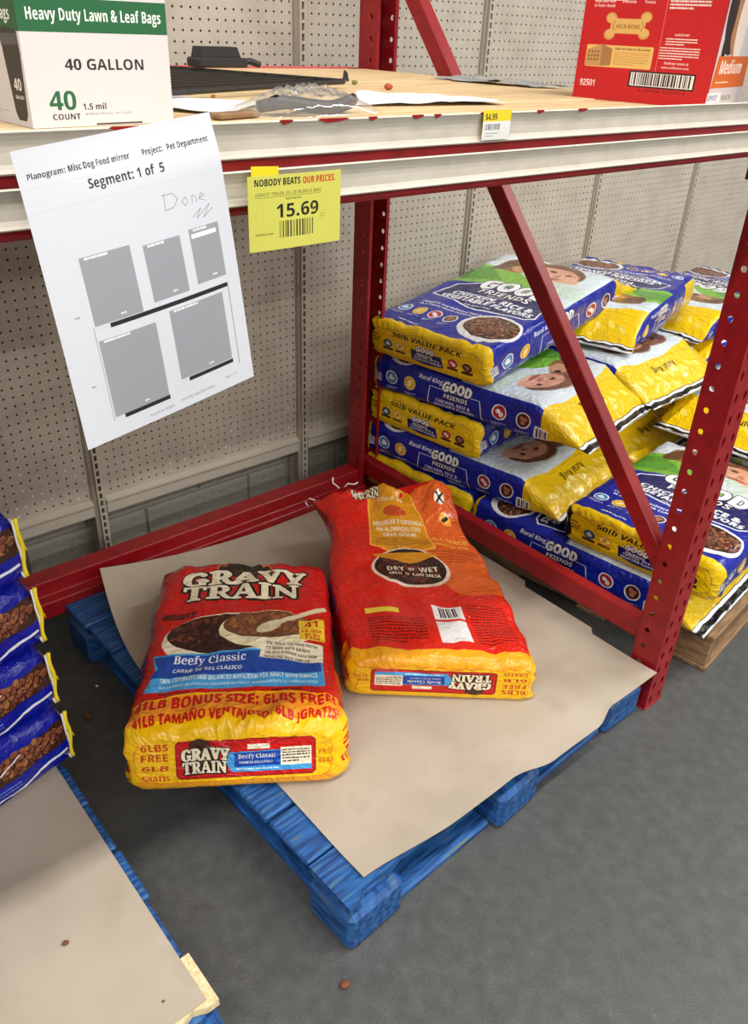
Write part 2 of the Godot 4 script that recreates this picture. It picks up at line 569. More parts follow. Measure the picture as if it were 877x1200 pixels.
func build_rack() -> void:
	var t := thing("pallet_rack", "dark red steel pallet rack with cream price channels on its front beam", "rack")
	var mid := PX + PW / 2
	var pf := post_mesh(true, 2.6)
	var pb := post_mesh(false, 2.6)
	var plate := MB.new()
	plate.bx(Vector3(PX - 0.002, 0.0, -0.042), Vector3(PX + PW + 0.002, 0.006, 0.042), 0.001)
	var foot := plate.done()
	var bars := [["strut", bar(Vector3(mid, 0.215, PZB + 0.02), Vector3(mid, 0.215, PZF - 0.02), 0.036, 0.062).done()],
		["strut", bar(Vector3(mid, 2.2, PZB + 0.02), Vector3(mid, 2.2, PZF - 0.02), 0.036, 0.062).done()],
		["brace", bar(Vector3(mid, 0.40, PZF - 0.055), Vector3(mid, 1.745, PZB + 0.06), 0.036, 0.046).done()],
		["brace", bar(Vector3(mid, 1.80, PZB + 0.06), Vector3(mid, 2.16, PZF - 0.06), 0.036, 0.046).done()]]
	# the end frame in view and its twin at the other end of the beams
	for dx in [0.0, -2.62 - PX - PW]:
		var at := Vector3(dx, 0, 0)
		put("foot_plate", foot, M.red, put("post", pf, M.red, t, at), Vector3(0, 0, PZF - 0.04))
		put("foot_plate", foot, M.red, put("post", pb, M.red, t, at), Vector3(0, 0, PZB + 0.04))
		for q in bars:
			put(q[0], q[1], M.red, t, at)
	# front beam: step section with two price channels clipped on
	var X0 := -2.62
	var sweep := Transform3D(Basis(Vector3(0, 0, 1), Vector3.UP, Vector3(-1, 0, 0)), Vector3(PX, 0, 0))
	var b := MB.new()
	b.extrude(PackedVector2Array([Vector2(1.385, 1.380), Vector2(1.442, 1.380), Vector2(1.445, 1.384), Vector2(1.445, 1.452), Vector2(1.442, 1.456), Vector2(1.42, 1.456), Vector2(1.42, 1.415), Vector2(1.385, 1.415)]), sweep, PX - X0)
	var beam := part("beam", b, M.red, t)
	var ch := PackedVector2Array([Vector2(1.4452, 0.0), Vector2(1.4500, -0.0006), Vector2(1.4512, 0.0008), Vector2(1.4496, 0.0034), Vector2(1.4482, 0.007), Vector2(1.4478, 0.0155), Vector2(1.4482, 0.024), Vector2(1.4496, 0.0276), Vector2(1.4512, 0.0302), Vector2(1.4500, 0.0316), Vector2(1.4452, 0.031)])
	for y in [1.3900, 1.4320]:
		b = MB.new()
		var p := PackedVector2Array()
		for q in ch:
			p.append(q + Vector2(0, y))
		b.extrude(p, sweep, PX - X0)
		var pc := part("price_channel", b, M.cream, beam)
		if y > 1.43:
			# worn spots along the upper lip
			for q in [[-1.245, 0.030], [-1.205, 0.018], [-1.075, 0.016], [-1.03, 0.040], [-0.965, 0.012], [-0.905, 0.018], [-0.872, 0.011], [-0.80, 0.034], [-0.70, 0.014], [-0.62, 0.02]]:
				b = MB.new()
				b.extrude(PackedVector2Array([Vector2(0, 0), Vector2(q[1] * 0.3, -0.0028), Vector2(q[1] * 0.7, -0.0018), Vector2(q[1], 0.0), Vector2(q[1] * 0.9, 0.0012), Vector2(q[1] * 0.1, 0.0012)]), Transform3D(Basis(), Vector3(q[0], y + 0.0306, 1.4506)), 0.0009)
				part("paint_chip", b, M.red, pc)
	b = MB.new()
	b.bx(Vector3(PX - 0.005, 1.318, 1.345), Vector3(PX - 0.001, 1.47, 1.447), 0.0008)
	part("connector_plate", b, M.red, beam)
	for y in [1.338, 1.40]:
		b = MB.new()
		b.box(Transform3D(Basis(), Vector3(PX - 0.0062, y, 1.372)), Vector3(0.003, 0.018, 0.012), 0.001)
		part("connector_rivet", b, M.paper, beam)
	# back beam of the deck
	b = MB.new()
	b.extrude(PackedVector2Array([Vector2(0.167, 1.365), Vector2(0.225, 1.365), Vector2(0.225, 1.402), Vector2(0.192, 1.402), Vector2(0.192, 1.441), Vector2(0.167, 1.441)]), sweep, PX - X0)
	var bb := part("beam", b, M.red, t)
	b = MB.new()
	b.bx(Vector3(X0, 1.434, 0.1925), Vector3(PX - 0.06, 1.4445, 0.2), 0.001)
	part("beam_lip", b, M.pink, bb)
	# low back beam near the floor
	b = MB.new()
	b.extrude(PackedVector2Array([Vector2(0.167, 0.112), Vector2(0.262, 0.112), Vector2(0.265, 0.115), Vector2(0.265, 0.160), Vector2(0.262, 0.163), Vector2(0.232, 0.163), Vector2(0.229, 0.166), Vector2(0.229, 0.205), Vector2(0.226, 0.208), Vector2(0.17, 0.208), Vector2(0.167, 0.205)]), sweep, PX - X0)
	part("beam", b, M.red, t)

func build_deck() -> void:
	var t := thing("wooden_deck", "pale pine boards laid as the deck of the rack", "shelf", Vector3(-2.6, 1.42, 0.2))
	var n := 8
	var z0 := 0.004
	var step := 1.212 / n
	for k in n:
		var b := MB.new()
		b.bx(Vector3(0, -0.004 if k > 0 and k < n - 1 else -0.003, z0 + step * k + 0.0012), Vector3(2.67, 0.0195 + 0.0006 * (k % 3), z0 + step * (k + 1) - 0.0012), 0.0015)
		part("board", b, M.wood[k % 4], t)

# ---------------------------------------------------------------- pallets and the paper on them
# a block pallet: boards along x on three stringer boards along z, nine blocks, bottom boards
func block_pallet(called: String, label: String, at: Vector3, turn: float, pale_front := false) -> void:
	var t := thing(called, label, "pallet", at, turn, "")
	var r := RandomNumberGenerator.new()
	r.seed = 5 if pale_front else 3
	var hx := 0.508
	var hz := 0.6095
	var n := 9
	for k in n:
		var z0 := -hz + 1.219 * k / n + 0.004
		var z1 := -hz + 1.219 * (k + 1) / n - (0.004 if k < n - 1 else 0.03)
		var b := MB.new()
		var e := 0.0 if k % 2 == 0 else r.randf_range(0.002, 0.008)
		var nick := r.randf_range(-0.002, 0.001)
		if k < n - 1:
			b.bx(Vector3(-hx + e, 0.121, z0), Vector3(hx - e, 0.1385 + nick, z1), 0.004)
		else:
			# the front board is chewed and splintered along its outer edge
			var p := PackedVector2Array([Vector2(-hx, z0), Vector2(-hx, z1 + 0.02)])
			for i in range(1, 40):
				var x := -hx + 2.0 * hx * i / 40.0
				p.append(Vector2(x + r.randf_range(-0.006, 0.006), z1 + r.randf_range(-0.014, 0.012) + 0.012 * sin(9.0 * x)))
			p.append(Vector2(hx, z1))
			p.append(Vector2(hx, z0))
			b.extrude(p, Transform3D(Basis(Vector3.RIGHT, Vector3.BACK, Vector3.DOWN), Vector3(0, 0.1385, 0)), 0.0175)
		part("deck_board", b, M.osb if pale_front and k >= n - 1 else M.blue[(k + 1) % 2], t)
	for x in [-0.435, 0.0, 0.435]:
		var b := MB.new()
		b.bx(Vector3(x - 0.05, 0.1, -hz + 0.003), Vector3(x + 0.05, 0.1205, hz - 0.03), 0.004)
		part("stringer_board", b, M.blue[2], t)
		for s in [-1, 1]:
			b = MB.new()
			b.bx(Vector3(x - 0.045, 0.0, 0.068 if s > 0 else -0.472), Vector3(x + 0.045, 0.02, 0.472 if s > 0 else -0.068), 0.004)
			part("bottom_board", b, M.blue[3], t)
		for z in [-0.54, 0.0, 0.54]:
			b = MB.new()
			b.box(Transform3D(Basis(Vector3.UP, r.randf_range(-0.05, 0.05)), Vector3(x, 0.0498, z + r.randf_range(-0.004, 0.004))), Vector3(0.146, 0.0992, 0.13), 0.011)
			part("block", b, M.blue[2 + (int(x > 0) + int(z > 0)) % 2], t)
	for z in [-0.54, 0.0, 0.54]:
		for s in [-1, 1]:
			var b := MB.new()
			b.bx(Vector3(minf(s * 0.076, s * 0.358), 0.0, z - 0.045), Vector3(maxf(s * 0.076, s * 0.358), 0.019, z + 0.045), 0.004)
			part("bottom_board", b, M.blue[1], t)

func stringer_pallet(label: String, at: Vector3, turn: float) -> void:
	var t := thing("wooden_pallet", label, "pallet", at, turn)
	for x in [-0.487, 0.0, 0.487]:
		var b := MB.new()
		b.bx(Vector3(x - 0.019, 0.016, -0.605), Vector3(x + 0.019, 0.106, 0.605), 0.003)
		part("stringer", b, M.brown[2], t)
	for k in 8:
		var z := -0.56 + 1.12 * k / 7.0
		var b := MB.new()
		b.bx(Vector3(-0.508, 0.1065, z - 0.05), Vector3(0.508, 0.123, z + 0.05), 0.003)
		part("deck_board", b, M.brown[k % 2], t)
		if k % 2 == 1 or k == 0:
			b = MB.new()
			b.bx(Vector3(-0.508, 0.0, z - 0.05), Vector3(0.508, 0.0155, z + 0.05), 0.003)
			part("bottom_board", b, M.brown[(k + 1) % 2], t)

func build_pallets() -> void:
	block_pallet("blue_pallet", "worn blue wooden pallet under the two red bags", Vector3(-0.471, 0, 0.842), deg_to_rad(2.2))
	block_pallet("blue_pallet", "blue wooden pallet with pale raw boards at its corner under the blue bag stack", Vector3(-1.734, 0, 0.868), 0.0, true)
	stringer_pallet("brown wooden pallet under the tall stack of blue and yellow bags", Vector3(0.775, 0, 0.790), deg_to_rad(7.0))
	stringer_pallet("brown wooden pallet beyond the tall stack of blue and yellow bags", Vector3(1.93, 0, 0.70), deg_to_rad(4.0))
	# kraft paper on the middle pallet: curled at the back left, drooping over the front edge
	var f := func(u: float, v: float) -> Vector3:
		var z := lerpf(0.269, 1.448, v)
		var xr := 0.108 if z < 0.98 else (0.086 if z < 1.24 else 0.066)
		var xl := -0.896 - 0.068 * sin(PI * clampf(v * 1.5, 0.0, 1.0))
		var x := lerpf(xl, xr, u)
		var y := 0.1408
		var curl := clampf(1.0 - (u * 1.6 + v * 2.4), 0.0, 1.0)
		y += 0.085 * curl * curl
		z += 0.012 * curl
		y += 0.0016 * (1.0 + sin(7.0 * x + 3.0 * z)) * smoothstep(0.0, 0.1, v)
		var edge := smoothstep(0.93, 1.0, v)
		var hump := smoothstep(0.42, 0.55, u) * (1.0 - smoothstep(0.72, 0.8, u))
		y += edge * (0.004 - 0.016 * hump) + smoothstep(0.7, 1.0, v) * 0.006 * sin(PI * clampf((u - 0.35) / 0.5, 0.0, 1.0))
		z += 0.018 * hump * smoothstep(0.8, 1.0, v) - 0.02 * smoothstep(0.25, 0.0, u) * v
		return Vector3(x, y, z)
	solo("kraft_paper", sheet(64, 64, f, -0.0012), M.kraft, "tan kraft paper sheet with a curled corner under the red bags", "paper")
	var g := func(u: float, v: float) -> Vector3:
		return Vector3(lerpf(-2.2, -1.243, u), 0.1400 + 0.0015 * sin(6.0 * u + 4.0 * v) * sin(PI * v), lerpf(0.32, 1.437, v))
	solo("kraft_paper", sheet(16, 16, g, -0.0012), M.kraft, "flat tan kraft paper sheet in front of the blue bag stack", "paper")

# ---------------------------------------------------------------- bags
# A filled bag. Bottom end (flat) at z = 0 facing +z, closed end at z = -L, front print up; print pixels are millimetres.
# d: L, W, T, taper, fin, seam (height of the closing seam), bulge, amp, seed, flip, warp (Callable on the point, s, across)
func bag_mesh(d: Dictionary) -> ArrayMesh:
	var L: float = d.L
	var W: float = d.W
	var T: float = d.T
	var tz: float = d.get("taper", 0.13)
	var fin: float = d.get("fin", 0.03)
	var sy: float = d.get("seam", 0.35) * T
	var amp: float = d.get("amp", 0.004)
	var flip: bool = d.get("flip", false)
	var warp = d.get("warp")
	var re: float = d.get("round", 0.022)
	var n1 := FastNoiseLite.new()
	n1.seed = d.get("seed", 1)
	n1.frequency = 1.0
	n1.fractal_octaves = 2
	var n2 := FastNoiseLite.new()
	n2.seed = d.get("seed", 1) + 50
	n2.frequency = 1.0
	n2.noise_type = FastNoiseLite.TYPE_SIMPLEX
	n2.fractal_type = FastNoiseLite.FRACTAL_RIDGED
	n2.fractal_octaves = 2
	var pw: float = d.get("pW", W)
	var pt: float = d.get("pT", T)
	var per := []   # [fx, fy, u in metres of print]
	for i in 25:
		per.append([-1.0 + 2.0 * i / 24.0, 1.0, pw * i / 24.0])
	for i in range(1, 9):
		per.append([1.0, 1.0 - 2.0 * i / 8.0, pw + pt * i / 8.0])
	for i in range(1, 17):
		per.append([1.0 - 2.0 * i / 16.0, -1.0, pw + pt + pw * i / 16.0])
	for i in range(1, 9):
		per.append([-1.0, -1.0 + 2.0 * i / 8.0, 2 * pw + pt + pt * i / 8.0])
	var rings := []   # [z, inset, half thickness, middle height, half width]
	for j in 5:
		var a := PI / 2 * j / 4.0
		rings.append([re * (1.0 - cos(a)), re * (1.0 - sin(a)), T / 2, T / 2, W / 2])
	var body := L - fin - tz
	for j in range(1, 27):
		rings.append([re + (body - re) * j / 26.0, 0.0, T / 2, T / 2, W / 2])
	for j in range(1, 13):
		var q := j / 12.0
		var c := cos(q * PI / 2)
		rings.append([body + tz * q, 0.0, maxf(T / 2 * (0.25 * c + 0.75 * (1.0 - q)), 0.002), lerpf(T / 2, sy, q), W / 2 * (1.0 - 0.03 * sin(q * PI))])
	for j in range(1, 4):
		rings.append([L - fin + fin * j / 3.0, 0.0, 0.002, sy - 0.006 * j / 3.0, W / 2])
	var pW: float = d.get("pW", W) * 1000.0
	var pT: float = d.get("pT", T) * 1000.0
	var pL: float = d.get("pL", L) * 1000.0
	var TW := 2.0 * (pW + pT)
	var TH := pL + pT + 10.0
	var rc: float = d.get("corner", 0.03)
	var grid := []
	for rg in rings:
		var s: float = rg[0] / L
		var hw: float = rg[4] - rg[1]
		var hh: float = maxf(rg[2] - rg[1], 0.0015)
		var r := minf(rc, hh * 0.98)
		var line := []
		for pp in per:
			var p := Vector2(pp[0] * hw, pp[1] * hh)
			var inner := Vector2(clampf(p.x, -(hw - r), hw - r), clampf(p.y, -(hh - r), hh - r))
			var dd := p - inner
			var q := inner + (dd.normalized() * r if dd.length() > 1e-7 else Vector2.ZERO)
			var up := dd.normalized()
			var y: float = rg[3] + q.y
			if q.y > 0.0:
				y += d.get("bulge", 0.008) * (1.0 - pow(absf(q.x) / (W / 2), 2.5)) * sqrt(maxf(sin(PI * clampf(s, 0.0, 1.0)), 0.0)) * clampf(hh / (T / 2), 0.0, 1.0)
			var pos := Vector3(q.x, y, -rg[0])
			# soft lumps, and creases that run in from both ends
			var k := amp * n1.get_noise_3d(pos.x * 9.0, pos.y * 9.0, pos.z * 9.0)
			var ends := 1.0 - smoothstep(0.0, 0.22, minf(s, 1.0 - s))
			k += amp * 1.3 * ends * (n2.get_noise_3d(pos.x * 16.0, pos.y * 14.0, pos.z * 5.0) - 0.3)
			k += amp * 0.35 * n2.get_noise_3d(pos.x * 12.0 + 7.0, pos.y * 12.0, pos.z * 10.0)
			if pp[1] > -0.99:
				pos += Vector3(up.x, up.y, 0.0) * k
				if rg[1] > 0.0:
					pos.z += absf(k) * -0.4
			if warp is Callable:
				pos = warp.call(pos, s, pos.x / (W / 2))
			pos.y = maxf(pos.y, 0.0)
			var u: float = pp[2]
			line.append([pos, u])
		grid.append([line, (1.0 - s) * pL])
	var b := MB.new(1)
	var m := per.size()
	for i in grid.size() - 1:
		var v0: float = grid[i][1] / TH
		var v1: float = grid[i + 1][1] / TH
		for k in m - 1:
			var a = grid[i][0][k]
			var c = grid[i][0][k + 1]
			var e = grid[i + 1][0][k + 1]
			var f = grid[i + 1][0][k]
			var ua: float = a[1] * 1000.0
			var uc: float = c[1] * 1000.0
			if flip:
				ua += pW + pT
				uc += pW + pT
				if ua >= TW - 0.01:
					ua -= TW
					uc -= TW
			b.quad_uv(a[0], c[0], e[0], f[0], Vector2(ua / TW, v0), Vector2(uc / TW, v0), Vector2(uc / TW, v1), Vector2(ua / TW, v1))
	# the flat bottom end and the thin closed end
	for side in 2:
		var ring: Array = grid[0][0] if side == 0 else grid[grid.size() - 1][0]
		var mid := Vector3.ZERO
		for k in m - 1:
			mid += ring[k][0]
		mid /= m - 1
		var steps := 5
		for j in steps:
			var f0 := 1.0 - float(j) / steps
			var f1 := 1.0 - float(j + 1) / steps
			for k in m - 1:
				var q := [mid.lerp(ring[k][0], f0), mid.lerp(ring[k + 1][0], f0), mid.lerp(ring[k + 1][0], f1), mid.lerp(ring[k][0], f1)]
				var uv := []
				for p in q:
					var px: float = clampf(0.5 + p.x / (W - 0.9 * re), 0.01, 0.99) * pW
					var py: float = clampf(0.5 - (p.y - T / 2) / (T - 1.5 * re), 0.02, 0.98) * pT
					if flip:
						px = pW - px
						py = pT - py
					uv.append(Vector2(px / TW, (pL + 10.0 + py) / TH) if side == 0 else Vector2(0.1, 1.0 / TH))
				if side == 0:
					b.quad_uv(q[0], q[3], q[2], q[1], uv[0], uv[3], uv[2], uv[1])
				else:
					b.quad_uv(q[0], q[1], q[2], q[3], uv[0], uv[1], uv[2], uv[3])
	return b.done()

func bag_material(im: Image, rough := 0.3, wrinkle := 0.35) -> StandardMaterial3D:
	var m := printed(im, rough)
	m.heightmap_enabled = true
	m.heightmap_texture = M.wrinkle
	m.heightmap_scale = wrinkle
	m.metallic_specular = 0.4
	m.clearcoat_enabled = true
	m.clearcoat = 0.25
	m.clearcoat_roughness = 0.12
	return m

const SO := Vector2(0.288, 1.448)

# a point of the right-hand stack: r across from its left face, k back from its front, in metres
func stack_at(r: float, k: float, y: float) -> Vector3:
	var a := deg_to_rad(7.0)
	return Vector3(SO.x + r * cos(a) - k * sin(a), y, SO.y - r * sin(a) - k * cos(a))

func build_bags() -> void:
	build_stack()
	build_red_bags()
	build_left_stack()

func build_stack() -> void:
	var mat := bag_material(good_print(), 0.2, 0.32)
	var L := 0.80
	var W := 0.47
	var T := 0.122
	var ms := []
	for k in 3:
		ms.append(bag_mesh({"L": L, "W": W, "T": T, "taper": 0.15, "fin": 0.03, "seam": 0.22, "bulge": 0.004, "amp": 0.006, "seed": 11 + k * 7}))
	var y0 := 0.126
	var g := "blue and yellow dog food bags on the brown pallets"
	var END := -90.0 + 7.0
	var SIDE := 180.0 + 7.0
	# [r, k, layer, heading, label]
	var list := [
		[0.235, 0.80, 0, SIDE, "blue dog food bag lowest on the brown pallet, sewn yellow end beside the red post"],
		[0.0, 1.04, 0, END, "lowest bag behind the rack strut, only its yellow end peeking out"],
		[0.005, 0.237, 1, END, "blue and yellow bag with value pack end and bowl picture behind the red post"],
		[0.242, 1.290, 1, SIDE + 3.0, "blue bag second from the bottom, its yellow sewn end beside the bowl picture bag"],
		[0.012, 1.04, 2, END + 1.0, "yellow bag end third from the top of the tall stack"],
		[0.236, 1.272, 3, SIDE + 4.0, "bag right under the topmost one, blue side and sewn yellow end showing"],
		[0.0, 1.03, 4, END + 2.0, "topmost blue and yellow bag of the tall stack, bowl picture up"],
		[0.73, 0.80, 0, SIDE, "dog food bag low on the brown pallet hidden behind the front bags"],
		[0.79, 1.28, 1, SIDE, "dog food bag in the second layer behind the bowl picture bag"],
		[1.06, 1.305, 2, SIDE, "dog food bag in the dark gap between the stacks"],
	]
	var made := []
	for i in list.size():
		var q: Array = list[i]
		made.append(solo("dog_food_bag", ms[i % 3], mat, q[4], "dog food bag", stack_at(q[0], q[1], y0 + (T + 0.001) * q[2]), deg_to_rad(q[3]), g))
	made[6].rotation.x = deg_to_rad(6.0)
	made[6].scale.z = 1.25
	# bags beyond the tall stack: [x, layer, z, heading, label]
	var more := [
		[1.70, 2, 0.99, 96.0, "dog food bag behind the red post, black and white seam toward the tall stack"],
		[0.935, 3, 0.105, 182.0, "dog food bag with a face print and sewn yellow end beside the tall stack"],
		[1.50, 4, 0.285, 107.0, "dog food bag with its plain blue half up beside the topmost one"],
	]
	for i in more.size():
		var q: Array = more[i]
		solo("dog_food_bag", ms[(i + 1) % 3], mat, q[4], "dog food bag", Vector3(q[0], y0 + (T + 0.001) * q[1], q[2]), deg_to_rad(q[3]), g)
	for k in 4:
		solo("dog_food_bag", ms[(k + 1) % 3], mat, "dog food bag on the further brown pallet, %s of its column" % ["lowest", "second", "third", "top"][k], "dog food bag", Vector3(2.22 + 0.01 * k, y0 + (T + 0.001) * k, 0.40), deg_to_rad(95.0 - 1.5 * k), g)

func build_red_bags() -> void:
	var mat := bag_material(gravy_print(), 0.18, 0.32)
	var w1 := func(p: Vector3, s: float, a: float) -> Vector3:
		p.z += (0.045 * (1.0 - p.y / 0.142) - 0.012) * (1.0 - smoothstep(0.0, 0.2, s))
		p.x *= 1.0 + 0.05 * (1.0 - smoothstep(0.0, 0.45, s)) - 0.03 * s
		return p
	var m1 := bag_mesh({"L": 0.65, "W": 0.445, "T": 0.145, "pL": 0.60, "pW": 0.455, "pT": 0.118, "taper": 0.05, "fin": 0.012, "seam": 0.3, "bulge": 0.010, "amp": 0.009, "seed": 31, "round": 0.026, "corner": 0.04, "warp": w1})
	solo("dog_food_bag", m1, mat, "red and yellow dog food bag lying front up, hanging over the pallet edge", "dog food bag", Vector3(-0.955, 0.1445, 1.078), deg_to_rad(-34.5))
	# the second bag lies back up, skewed, its half empty top pushed up against the low beam and strut
	var fold := FastNoiseLite.new()
	fold.seed = 19
	fold.frequency = 1.0
	fold.fractal_type = FastNoiseLite.FRACTAL_RIDGED
	fold.fractal_octaves = 2
	var w := func(p: Vector3, s: float, a: float) -> Vector3:
		var t := smoothstep(0.42, 1.0, s)
		p.x *= 1.0 - 0.20 * t
		p.y *= 1.0 + 0.12 * sin(PI * s)
		p.y += 0.120 * t * t + 0.018 * t * (1.0 - a * a)
		p.x -= 0.20 * s * 0.68
		var c := smoothstep(0.74, 1.0, s)
		p.y += c * (0.012 * sin(9.0 * a + 2.0) - 0.02 * smoothstep(-0.5, -1.0, a))
		p.z += c * (0.012 * sin(6.0 * a) + 0.02 * smoothstep(-0.3, -1.0, a))
		p.x -= c * 0.05 * smoothstep(-0.3, -1.0, a)
		p += Vector3(0.4, 1.0, 0.6) * c * 0.022 * fold.get_noise_3d(p.x * 11.0, s * 9.0, p.z * 11.0)
		p.y += smoothstep(0.8, 1.0, s) * 0.035 * smoothstep(0.45, 0.9, a)
		return p
	var m2 := bag_mesh({"L": 0.70, "W": 0.455, "T": 0.118, "pL": 0.60, "pW": 0.455, "pT": 0.118, "taper": 0.26, "fin": 0.012, "seam": 0.45, "bulge": 0.012, "amp": 0.008, "corner": 0.02, "seed": 37, "flip": true, "round": 0.02, "warp": w})
	var b2 := solo("dog_food_bag", m2, mat, "red dog food bag lying back up with a crumpled half empty top", "dog food bag", Vector3(-0.445, 0.1445, 1.175), deg_to_rad(-41.0))
	# curls of torn white lining sticking out of the opened top
	var inv := b2.transform.affine_inverse()
	for c in [[Vector3(-0.262, 0.292, 0.425), Vector3(-0.278, 0.300, 0.415), Vector3(-0.290, 0.288, 0.412), Vector3(-0.284, 0.276, 0.418)], [Vector3(-0.165, 0.300, 0.420), Vector3(-0.180, 0.318, 0.405), Vector3(-0.176, 0.334, 0.400)], [Vector3(-0.150, 0.302, 0.425), Vector3(-0.138, 0.312, 0.428), Vector3(-0.122, 0.308, 0.438), Vector3(-0.11, 0.314, 0.444)]]:
		var q := []
		for p in c:
			q.append(inv * p)
		var b := MB.new(1)
		b.tube(q, 0.0022, 6)
		part("torn_lining", b, M.paper, b2)

func build_left_stack() -> void:
	var mat := bag_material(kibble_print(), 0.2, 0.3)
	var m := bag_mesh({"L": 0.62, "W": 0.42, "T": 0.15, "taper": 0.014, "fin": 0.003, "seam": 0.5, "bulge": 0.006, "amp": 0.010, "corner": 0.024, "seed": 41})
	# braided stitching down the edge of the sewn end
	var sb := MB.new(1)
	var pts := []
	for i in 17:
		var q := i / 16.0
		pts.append(Vector3(0.211 + 0.002 * sin(7.0 * q), lerpf(0.140, 0.012, q), -0.612 + 0.003 * sin(9.0 * q)))
	sb.tube(pts, 0.0046, 6)
	var braid := sb.done()
	sb = MB.new(1)
	for i in 17:
		pts[i] += Vector3(0.0012 * sin(0.9 * i), 0.0, 0.0065 + 0.0012 * cos(0.9 * i))
	sb.tube(pts, 0.0022, 6)
	var thread := sb.done()
	for k in 4:
		var a := deg_to_rad(-90.0 + 15.0)
		var nr := Vector3(-1.196 - 0.004 * (k % 2), 0, 0.805 - 0.014 * k)   # near right corner of the bag
		var dir := Vector3(sin(a), 0, cos(a))       # towards the bottom end
		var right := Vector3(cos(a), 0, -sin(a))
		var o := nr + dir * 0.62 - right * 0.21
		var bag := solo("dog_food_bag", m, mat, "dark blue bag with kibble print, %s of its stack on the kraft paper" % ["lowest", "second", "third", "topmost"][k], "dog food bag", Vector3(o.x, 0.1435 + 0.1515 * k, o.z), a, "dark blue bags in a stack")
		put("stitched_edge", braid, M.tag_yellow, bag)
		put("thread", thread, M.paper, bag)

